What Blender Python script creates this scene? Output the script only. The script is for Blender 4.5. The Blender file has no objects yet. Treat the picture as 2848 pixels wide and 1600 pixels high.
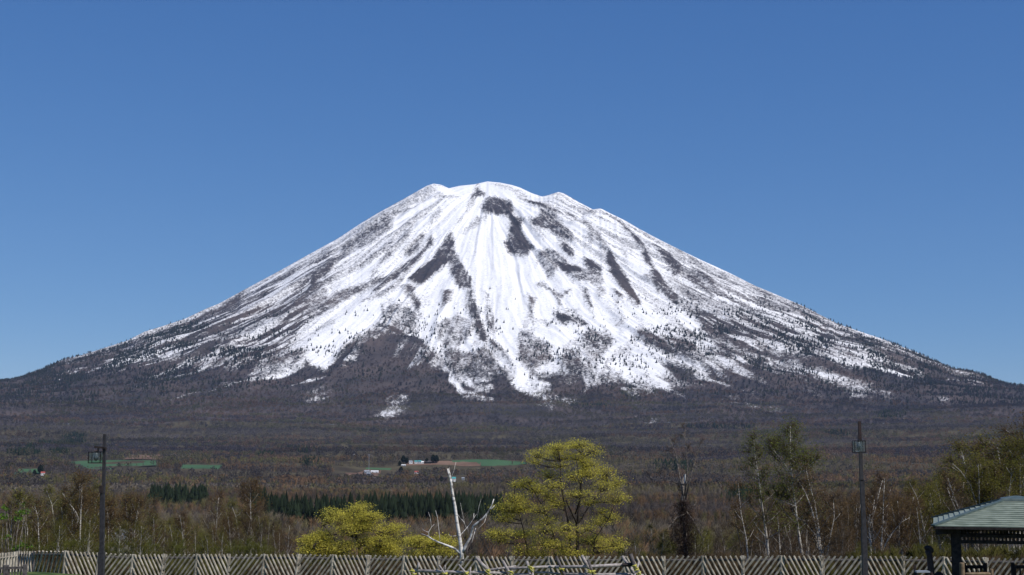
import bpy, math, random
import numpy as np
from mathutils import Vector

# ------------------------------------------------------------------ camera, sky, sun, exposure
scene = bpy.context.scene
col = scene.collection
F, CX, CY = 3812.0, 1424.0, 800.0            # focal length and centre of the 2848 x 1600 photograph
PITCH = math.atan(450.0 / F)
EYE = 5.0                                     # the photographer stands on a raised terrace
cam_d = bpy.data.cameras.new('camera')
cam = bpy.data.objects.new('camera', cam_d)
col.objects.link(cam)
cam.location = (0, 0, EYE)
cam.rotation_euler = (math.radians(90) + PITCH, 0, 0)
cam_d.sensor_width = 36.0
cam_d.lens = 36.0 * F / 2848.0
cam_d.clip_start = 0.5
cam_d.clip_end = 60000
scene.camera = cam

SUN_EL, SUN_AZ = math.radians(50), math.radians(127)     # azimuth clockwise from +Y (the view direction)
world = bpy.data.worlds.new('World')
scene.world = world
world.use_nodes = True
wn = world.node_tree
bg = wn.nodes['Background']
sky = wn.nodes.new('ShaderNodeTexSky')
sky.sky_type = 'NISHITA'
sky.sun_disc = False
sky.sun_elevation = SUN_EL
sky.sun_rotation = SUN_AZ
sky.altitude = 2600
sky.air_density = 1.0
sky.dust_density = 0.0
sky.ozone_density = 4.0
bg.inputs['Strength'].default_value = 0.10
# grade of the clear spring sky: per channel gain and power on the sky texture
sp = wn.nodes.new('ShaderNodeSeparateColor')
cb = wn.nodes.new('ShaderNodeCombineColor')
wn.links.new(sky.outputs['Color'], sp.inputs['Color'])
for ch, gain, power in (('Red', 0.60, 1.08), ('Green', 0.60, 0.80), ('Blue', 0.73, 0.56)):
    pw = wn.nodes.new('ShaderNodeMath'); pw.operation = 'POWER'
    pr = wn.nodes.new('ShaderNodeMath'); pr.operation = 'MULTIPLY'
    po = wn.nodes.new('ShaderNodeMath'); po.operation = 'MULTIPLY'
    pr.inputs[1].default_value = 0.1
    pw.inputs[1].default_value = power
    po.inputs[1].default_value = gain * 10
    wn.links.new(sp.outputs[ch], pr.inputs[0]); wn.links.new(pr.outputs[0], pw.inputs[0])
    wn.links.new(pw.outputs[0], po.inputs[0]); wn.links.new(po.outputs[0], cb.inputs[ch])
wn.links.new(cb.outputs['Color'], bg.inputs['Color'])

sun_d = bpy.data.lights.new('sun', 'SUN')
sun_d.energy = 4.6
sun_d.angle = math.radians(0.5)
sun_d.color = (1.0, 0.96, 0.90)
sun = bpy.data.objects.new('sun', sun_d)
col.objects.link(sun)
S = Vector((math.sin(SUN_AZ) * math.cos(SUN_EL), math.cos(SUN_AZ) * math.cos(SUN_EL), math.sin(SUN_EL)))
sun.rotation_euler = S.to_track_quat('Z', 'Y').to_euler()

vs = scene.view_settings
vs.view_transform = 'Standard'
vs.look = 'None'
vs.exposure = 0.0
vs.gamma = 1.0
scene.cycles.max_bounces = 6
scene.cycles.diffuse_bounces = 2
scene.cycles.volume_bounces = 0
scene.cycles.transparent_max_bounces = 12

CP, SP = math.cos(PITCH), math.sin(PITCH)

def ray(px, py):
    px, py = np.asarray(px, float), np.asarray(py, float)
    a, b = px - CX, CY - py
    return a, F * CP - b * SP, F * SP + b * CP

def at(px, py, Y):
    dx, dy, dz = ray(px, py)
    k = Y / dy
    return Vector((float(dx * k), float(Y), float(EYE + dz * k)))

# ------------------------------------------------------------------ small helpers
def tag(o, label=None, cat=None, group=None, kind=None):
    if label: o['label'] = label
    if cat: o['category'] = cat
    if group: o['group'] = group
    if kind: o['kind'] = kind
    return o

def empty(name, loc=(0, 0, 0), rz=0.0, label=None, cat=None, group=None):
    o = bpy.data.objects.new(name, None)
    col.objects.link(o)
    o.location = loc
    o.rotation_euler = (0, 0, rz)
    o.empty_display_size = 0.3
    return tag(o, label, cat, group)

def copy_tree(o, parent=None):
    c = o.copy()
    col.objects.link(c)
    c.parent = parent
    for ch in list(o.children):
        copy_tree(ch, c)
    return c

def mesh_np(name, V, Fc, mat=None, smooth=False, attrs=None, cols=None, matidx=None):
    V = np.ascontiguousarray(V, np.float32)
    Fc = np.ascontiguousarray(Fc, np.int32)
    me = bpy.data.meshes.new(name)
    n, k = Fc.shape
    me.vertices.add(len(V))
    me.vertices.foreach_set('co', V.ravel())
    me.loops.add(n * k)
    me.loops.foreach_set('vertex_index', Fc.ravel())
    me.polygons.add(n)
    me.polygons.foreach_set('loop_start', np.arange(0, n * k, k, dtype=np.int32))
    if smooth:
        me.polygons.foreach_set('use_smooth', np.ones(n, bool))
    for m in (mat if isinstance(mat, (list, tuple)) else [mat]):
        if m: me.materials.append(m)
    if matidx is not None:
        me.polygons.foreach_set('material_index', np.ascontiguousarray(matidx, np.int32))
    for an, av in (attrs or {}).items():
        a = me.attributes.new(an, 'FLOAT', 'POINT')
        a.data.foreach_set('value', np.ascontiguousarray(av, np.float32))
    for an, av in (cols or {}).items():
        a = me.attributes.new(an, 'FLOAT_COLOR', 'POINT')
        c4 = np.ones((len(V), 4), np.float32)
        c4[:, :3] = av
        a.data.foreach_set('color', c4.ravel())
    me.update(calc_edges=True)
    return me

def link(name, me, parent=None, loc=None):
    o = bpy.data.objects.new(name, me)
    col.objects.link(o)
    if parent: o.parent = parent
    if loc is not None: o.location = loc
    return o

class MB:
    """collects boxes, tubes and free polygons and links them as one mesh"""
    def __init__(s):
        s.v, s.f = [], []
    def add(s, V, Fs):
        n = len(s.v)
        s.v += [tuple(map(float, p)) for p in V]
        s.f += [tuple(i + n for i in f) for f in Fs]
        return s
    def box(s, c, size, ux=(1, 0, 0), uy=(0, 1, 0), uz=(0, 0, 1)):
        c, ux, uy, uz = Vector(c), Vector(ux), Vector(uy), Vector(uz)
        h = [d / 2 for d in size]
        V = [c + ux * (a * h[0]) + uy * (b * h[1]) + uz * (d * h[2]) for a in (-1, 1) for b in (-1, 1) for d in (-1, 1)]
        return s.add(V, [(0, 1, 3, 2), (4, 6, 7, 5), (0, 4, 5, 1), (2, 3, 7, 6), (0, 2, 6, 4), (1, 5, 7, 3)])
    def beam(s, a, b, w, h, up=(0, 0, 1)):
        a, b = Vector(a), Vector(b)
        d = b - a
        L = d.length
        d.normalize()
        side = d.cross(Vector(up))
        if side.length < 1e-4: side = d.cross(Vector((0, 1, 0)))
        side.normalize()
        u = side.cross(d)
        return s.box((a + b) / 2, (L, w, h), d, side, u)
    def tube(s, pts, radii, k=6, cap=True):
        pts = [Vector(p) for p in pts]
        n = len(pts)
        rings = []
        for i, p in enumerate(pts):
            t = (pts[min(i + 1, n - 1)] - pts[max(i - 1, 0)]).normalized()
            a = t.cross(Vector((0.13, 1, 0.07)))
            if a.length < 0.1: a = t.cross(Vector((1, 0, 0)))
            a.normalize()
            b = t.cross(a)
            r = radii[i] if hasattr(radii, '__len__') else radii
            rings += [p + (a * math.cos(2 * math.pi * j / k) + b * math.sin(2 * math.pi * j / k)) * r for j in range(k)]
        fs = []
        for i in range(n - 1):
            for j in range(k):
                j2 = (j + 1) % k
                fs.append((i * k + j, i * k + j2, (i + 1) * k + j2, (i + 1) * k + j))
        if cap:
            fs.append(tuple(range(k - 1, -1, -1)))
            fs.append(tuple((n - 1) * k + j for j in range(k)))
        return s.add(rings, fs)
    def mesh(s, name, mat, smooth=False):
        me = bpy.data.meshes.new(name)
        me.from_pydata(s.v, [], s.f)
        if mat: me.materials.append(mat)
        if smooth:
            me.polygons.foreach_set('use_smooth', np.ones(len(me.polygons), bool))
        me.update()
        return me
    def build(s, name, mat, parent=None, smooth=False):
        return link(name, s.mesh(name, mat, smooth), parent)

# ------------------------------------------------------------------ numpy noise
def _hash(ix, iy, seed):
    h = (ix.astype(np.int64) * 374761393 + iy.astype(np.int64) * 668265263 + seed * 974711) & 0x7fffffff
    h = ((h ^ (h >> 13)) * 1274126177) & 0x7fffffff
    h = h ^ (h >> 16)
    return (h & 0xffff) / 65535.0

def vnoise(x, y, seed=0):
    ix, iy = np.floor(x), np.floor(y)
    fx, fy = x - ix, y - iy
    fx = fx * fx * fx * (fx * (fx * 6 - 15) + 10)
    fy = fy * fy * fy * (fy * (fy * 6 - 15) + 10)
    ix, iy = ix.astype(np.int64), iy.astype(np.int64)
    a, b = _hash(ix, iy, seed), _hash(ix + 1, iy, seed)
    c, d = _hash(ix, iy + 1, seed), _hash(ix + 1, iy + 1, seed)
    return (a * (1 - fx) + b * fx) * (1 - fy) + (c * (1 - fx) + d * fx) * fy

def fbm(x, y, oct=4, seed=0, gain=0.5):
    s, a, t = 0.0, 1.0, 0.0
    for i in range(oct):
        s = s + a * vnoise(x * 2 ** i + 17.3 * i, y * 2 ** i - 9.1 * i, seed + i * 31)
        t += a
        a *= gain
    return s / t

def ridged(x, y, oct=3, seed=0):
    s, a, t = 0.0, 1.0, 0.0
    for i in range(oct):
        s = s + a * (1 - np.abs(2 * vnoise(x * 2 ** i + 5.7 * i, y * 2 ** i + 3.1 * i, seed + i * 17) - 1))
        t += a
        a *= 0.5
    return s / t

def sstep(a, b, x):
    t = np.clip((x - a) / (b - a), 0, 1)
    return t * t * (3 - 2 * t)

# ------------------------------------------------------------------ materials
def new_mat(name):
    m = bpy.data.materials.new(name)
    m.use_nodes = True
    return m, m.node_tree.nodes, m.node_tree.links, m.node_tree.nodes['Principled BSDF']

def noisy(name, c1, c2, scale=8.0, rough=0.85, stretch=(1, 1, 1), detail=5.0, bump=0.0, spec=0.2, lo=0.35, hi=0.65, metallic=0.0, per_object=0.0):
    m, N, L, P = new_mat(name)
    tc = N.new('ShaderNodeTexCoord')
    mp = N.new('ShaderNodeMapping')
    mp.inputs['Scale'].default_value = stretch
    L.new(tc.outputs['Object'], mp.inputs['Vector'])
    nz = N.new('ShaderNodeTexNoise')
    nz.inputs['Scale'].default_value = scale
    nz.inputs['Detail'].default_value = detail
    L.new(mp.outputs['Vector'], nz.inputs['Vector'])
    rp = N.new('ShaderNodeValToRGB')
    rp.color_ramp.elements[0].position = lo
    rp.color_ramp.elements[1].position = hi
    rp.color_ramp.elements[0].color = (*c1, 1)
    rp.color_ramp.elements[1].color = (*c2, 1)
    L.new(nz.outputs['Fac'], rp.inputs['Fac'])
    out = rp.outputs['Color']
    if per_object:
        oi = N.new('ShaderNodeObjectInfo')
        mr = N.new('ShaderNodeMapRange')
        mr.inputs['To Min'].default_value = 1 - per_object
        mr.inputs['To Max'].default_value = 1 + per_object
        L.new(oi.outputs['Random'], mr.inputs['Value'])
        hs = N.new('ShaderNodeHueSaturation')
        L.new(mr.outputs['Result'], hs.inputs['Value'])
        L.new(out, hs.inputs['Color'])
        out = hs.outputs['Color']
    L.new(out, P.inputs['Base Color'])
    P.inputs['Roughness'].default_value = rough
    P.inputs['Specular IOR Level'].default_value = spec
    P.inputs['Metallic'].default_value = metallic
    if bump:
        bp = N.new('ShaderNodeBump')
        bp.inputs['Strength'].default_value = bump
        bp.inputs['Distance'].default_value = 0.02
        L.new(nz.outputs['Fac'], bp.inputs['Height'])
        L.new(bp.outputs['Normal'], P.inputs['Normal'])
    return m

def tint_mat(name, rough=0.9, scale=0.0):
    """colour of every plant comes from its own 'tint' attribute"""
    m, N, L, P = new_mat(name)
    a = N.new('ShaderNodeAttribute')
    a.attribute_name = 'tint'
    L.new(a.outputs['Color'], P.inputs['Base Color'])
    P.inputs['Roughness'].default_value = rough
    P.inputs['Specular IOR Level'].default_value = 0.05
    tl = N.new('ShaderNodeBsdfTranslucent')              # thin leaves and open twigs let the sun through
    L.new(a.outputs['Color'], tl.inputs['Color'])
    mx = N.new('ShaderNodeMixShader')
    mx.inputs[0].default_value = 0.42
    L.new(P.outputs[0], mx.inputs[1])
    L.new(tl.outputs[0], mx.inputs[2])
    L.new(mx.outputs[0], N['Material Output'].inputs['Surface'])
    return m

M = {}
M['wood'] = noisy('weathered_wood', (0.19, 0.163, 0.125), (0.43, 0.385, 0.315), 5.0, 0.9, (1, 1, 1), 6, 0.3, per_object=0.18)
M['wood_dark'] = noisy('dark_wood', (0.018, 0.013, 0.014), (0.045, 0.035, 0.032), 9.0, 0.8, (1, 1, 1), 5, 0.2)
M['wood_rail'] = noisy('grey_brown_wood', (0.06, 0.052, 0.05), (0.13, 0.115, 0.11), 9.0, 0.85, (1, 1, 1), 5, 0.2)
M['wood_tan'] = noisy('tan_wood', (0.13, 0.09, 0.055), (0.22, 0.16, 0.10), 9.0, 0.85, (1, 1, 1), 5, 0.2)
M['pole'] = noisy('peeled_pole', (0.20, 0.175, 0.165), (0.42, 0.38, 0.36), 11.0, 0.85, (1, 1, 1), 5, 0.3)
M['rope'] = noisy('yellow_rope', (0.38, 0.34, 0.05), (0.6, 0.55, 0.14), 40.0, 0.8)
M['iron_shaded'] = noisy('shaded_iron', (0.006, 0.006, 0.006), (0.012, 0.012, 0.012), 14.0, 0.7)  # darker copy of the iron: the lantern frame's shade is in the colour
M['iron'] = noisy('dark_painted_iron', (0.020, 0.018, 0.020), (0.040, 0.036, 0.040), 14.0, 0.55, spec=0.4)
M['iron_rust'] = noisy('rusty_iron', (0.022, 0.014, 0.014), (0.05, 0.03, 0.028), 20.0, 0.7, spec=0.3)
M['roof'] = noisy('green_copper_sheet', (0.160, 0.190, 0.145), (0.26, 0.295, 0.235), 3.0, 0.6, (1, 1, 4), 6, 0.0, 0.5)
M['roof_trim'] = noisy('dark_green_trim', (0.05, 0.075, 0.07), (0.085, 0.115, 0.11), 5.0, 0.5, spec=0.4)
M['bark_dark'] = noisy('dark_bark', (0.022, 0.016, 0.013), (0.06, 0.048, 0.038), 6.0, 0.95, (1, 1, .4), 5, 0.3)
M['bark_birch'] = noisy('birch_bark', (0.10, 0.085, 0.07), (0.47, 0.435, 0.38), 3.2, 0.85, (1, 1, 3.5), 4, 0.2, lo=0.33, hi=0.50)
M['bark_grey'] = noisy('grey_bark', (0.07, 0.06, 0.052), (0.26, 0.225, 0.19), 4.0, 0.9, (1, 1, 2), 4, 0.2)
M['bark_snag'] = noisy('bleached_bark', (0.20, 0.18, 0.165), (0.72, 0.68, 0.62), 3.0, 0.85, (1, 1, 2.2), 5, 0.4, lo=0.34, hi=0.52)
M['leaf'] = tint_mat('foliage')
M['far'] = tint_mat('far_woods', 0.95)
M['lawn'] = noisy('lawn_grass', (0.03, 0.055, 0.012), (0.10, 0.13, 0.03), 1.3, 0.95)
M['field_green'] = noisy('young_wheat', (0.048, 0.098, 0.050), (0.062, 0.120, 0.060), 0.01, 0.95, spec=0.05)
M['field_brown'] = noisy('ploughed_soil', (0.12, 0.075, 0.055), (0.20, 0.13, 0.095), 0.02, 0.95, spec=0.05)
M['white'] = noisy('white_paint', (0.62, 0.62, 0.62), (0.8, 0.8, 0.8), 0.6, 0.6)
M['grey_sheet'] = noisy('grey_sheet_metal', (0.20, 0.22, 0.25), (0.32, 0.34, 0.37), 0.8, 0.5, spec=0.4)
M['blue_wall'] = noisy('grey_blue_siding', (0.14, 0.165, 0.19), (0.22, 0.25, 0.28), 0.9, 0.8)
M['teal_roof'] = noisy('teal_roof_sheet', (0.05, 0.24, 0.25), (0.08, 0.32, 0.32), 0.5, 0.5)
M['red_roof'] = noisy('red_roof_sheet', (0.26, 0.06, 0.05), (0.36, 0.10, 0.08), 0.5, 0.6)
M['window'] = noisy('dark_pane', (0.015, 0.017, 0.02), (0.03, 0.033, 0.037), 2.0, 0.15, spec=0.5)

m, N, L, P = new_mat('clear_glass')
tr = N.new('ShaderNodeBsdfTransparent'); tr.inputs['Color'].default_value = (0.90, 0.95, 0.94, 1)
gl = N.new('ShaderNodeBsdfGlossy'); gl.inputs['Roughness'].default_value = 0.03
mx = N.new('ShaderNodeMixShader'); mx.inputs[0].default_value = 0.035
L.new(tr.outputs[0], mx.inputs[1]); L.new(gl.outputs[0], mx.inputs[2])
L.new(mx.outputs[0], N['Material Output'].inputs['Surface'])
M['glass'] = m
m, N, L, P = new_mat('bulb_glass')
P.inputs['Base Color'].default_value = (0.07, 0.08, 0.085, 1)
P.inputs['Roughness'].default_value = 0.22
M['bulb'] = m

# ------------------------------------------------------------------ the lie of the land
D = 8500.0                                             # distance of the summit
SIL = np.array([(-900, 1190), (-400, 1110), (0, 1061), (28, 1059), (58, 1050), (110, 1029), (180, 999), (221, 990), (293, 967), (356, 947), (401, 923), (456, 906), (514, 887),
    (575, 858), (608, 845), (650, 822), (700, 795), (784, 750), (857, 709), (939, 664), (1004, 621), (1052, 592), (1122, 554), (1187, 517), (1206, 511), (1226, 514), (1248, 524),
    (1279, 517), (1319, 513), (1355, 505), (1389, 508), (1424, 515), (1446, 522), (1480, 538), (1508, 547), (1525, 543), (1553, 534), (1570, 539), (1609, 562), (1649, 583),
    (1671, 580), (1694, 592), (1739, 614), (1778, 637), (1829, 664), (1891, 695), (1947, 722), (2024, 757), (2100, 795), (2165, 822), (2230, 850), (2291, 881), (2330, 901), (2385, 920),
    (2448, 941), (2504, 963), (2551, 981), (2606, 1006), (2647, 1024), (2703, 1035), (2730, 1040), (2766, 1058), (2799, 1068), (2848, 1074), (3200, 1120), (3700, 1190)], float)
SX = at(1355, 505, D).x
SZ = at(1355, 505, D).z
_sx, _sy, _sz = ray(SIL[:, 0], SIL[:, 1])
_silX, _silZ = _sx * D / _sy, EYE + _sz * D / _sy
SIL_BEAR = np.arctan2(_sx, _sy)
SIL_TAN = _sz / np.hypot(_sx, _sy)
lm, rm = _silX <= SX, _silX >= SX
Lr, Lz = (SX - _silX[lm])[::-1], _silZ[lm][::-1]
Rr, Rz = _silX[rm] - SX, _silZ[rm]
Lr, Lz = np.append(Lr, [7000, 9000]), np.append(Lz, [40, 0])
Rr, Rz = np.append(Rr, [7000, 9000]), np.append(Rz, [40, 0])
FRONT = [(8500, 505), (8380, 535), (8250, 568), (7900, 662), (7650, 735), (7400, 805), (7000, 915), (6600, 1005), (6150, 1090), (5800, 1135), (5400, 1172), (4800, 1212), (4200, 1243),
         (3600, 1268), (3000, 1293), (2500, 1314), (2000, 1343), (1500, 1378), (1000, 1424)]
_fr = np.array([D - d for d, y in FRONT])
_fz = np.array([EYE + d * math.tan(PITCH + math.atan((CY - y) / F)) for d, y in FRONT])

def near(y):
    return np.interp(y, [0, 40, 62, 75, 100, 200, 400, 600, 1000], [0, 0, -0.6, -1.8, -4.5, -15, -31, -39, _fz[-1]])

def cone(x, y):
    dx, dy = x - SX, y - D
    r = np.hypot(dx, dy) + 1e-6
    nx, ny = dx / r, dy / r
    Lh, Rh = np.interp(r, Lr, Lz), np.interp(r, Rr, Rz)
    side = np.where(dx < 0, Lh, Rh)
    front = np.interp(r, _fr, _fz)
    back = np.interp(r * 1.25, Rr, Rz)
    h = nx * nx * side + ny * ny * np.where(dy < 0, front, back)
    a = np.arctan2(dx, -dy)
    # ravines and spurs running down the cone
    warp = (fbm(a * 6, r / 700, 4, 5) - 0.5) * 1.7
    A = sstep(60, 500, r) * (1 - 0.8 * sstep(2100, 3600, r))
    rg = (ridged(a * 9 + warp, r / 1800, 2, 11) - 0.6) * 62 + (ridged(a * 26 + warp * 2, r / 900, 3, 23) - 0.6) * 22
    rg2 = (ridged(a * 70 + warp * 3, r / 420, 2, 37) - 0.6) * 7 * sstep(200, 900, r)
    bumps = (fbm(x / 130, y / 130, 4, 71) - 0.5) * 26
    low = sstep(1700, 3200, r) * ((fbm(x / 700, y / 230, 4, 43) - 0.5) * 62)
    mid_ = 0.32 + 0.68 * sstep(0.25, 0.8, np.abs(a))
    return h + A * (rg * (0.45 + 0.55 * mid_) + rg2 * mid_ + bumps * 0.8) * 0.85 + low * (1 - sstep(5500, 7400, r) * 0.7)

def land(x, y):
    d = np.hypot(x, y)
    w = sstep(650, 1300, d)
    return near(np.maximum(y, 0)) * (1 - w) + cone(x, y) * w

# mountain sheet: bearing x distance grid
MD0 = 5200.0
PHI = np.radians(np.arange(-27, 27.001, 0.042))
MD = np.concatenate([np.arange(MD0, 6500, 20), np.arange(6500, 8620, 6.0), np.arange(8620, 10600, 60)])
PH, DD = np.meshgrid(PHI, MD, indexing='ij')
MX, MY = DD * np.sin(PH), DD * np.cos(PH)
MZ = land(MX, MY)
tgt = np.interp(PHI, SIL_BEAR, SIL_TAN)
for it in range(6):
    T = (MZ - EYE) / DD
    im = np.argmax(T, axis=1)
    dm = MD[im]
    ratio = tgt / T[np.arange(len(PHI)), im]
    w = sstep(0, 1, (DD - (dm[:, None] - 1300)) / 1300.0)
    MZ = MZ * (1 + (ratio[:, None] - 1) * w)
T = (MZ - EYE) / DD
im = np.argmax(T, axis=1)
DM = MD[im]
TMAX = np.maximum.accumulate(T, axis=1)

def mount_z(x, y):
    ph, d = np.arctan2(x, y), np.hypot(x, y)
    fi = np.clip((ph - PHI[0]) / (PHI[1] - PHI[0]), 0, len(PHI) - 1.001)
    fj = np.clip(np.interp(d, MD, np.arange(len(MD))), 0, len(MD) - 1.001)
    i, j = fi.astype(int), fj.astype(int)
    u, v = fi - i, fj - j
    return (MZ[i, j] * (1 - u) + MZ[i + 1, j] * u) * (1 - v) + (MZ[i, j + 1] * (1 - u) + MZ[i + 1, j + 1] * u) * v

def ground_z(x, y):
    x, y = np.atleast_1d(np.asarray(x, float)), np.atleast_1d(np.asarray(y, float))
    d = np.hypot(x, y)
    return np.where(d >= MD0, mount_z(x, y), land(x, y))

def gz(x, y):
    return float(ground_z(x, y)[0])

_md = np.concatenate([np.arange(60, 2000, 8), np.arange(2000, MD0, 15), MD[MD < 9000]])
def ground_hit(px, py):
    """where the line of sight through a photograph point meets the land"""
    dx, dy, dz = ray(px, py)
    n = math.hypot(float(dx), float(dy))
    x, y = _md * float(dx) / n, _md * float(dy) / n
    z = ground_z(x, y)
    over = z >= EYE + _md * float(dz) / n
    i = int(np.argmax(over)) if over.any() else int(np.argmax((z - EYE) / _md))
    return x[i], y[i], z[i]

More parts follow.
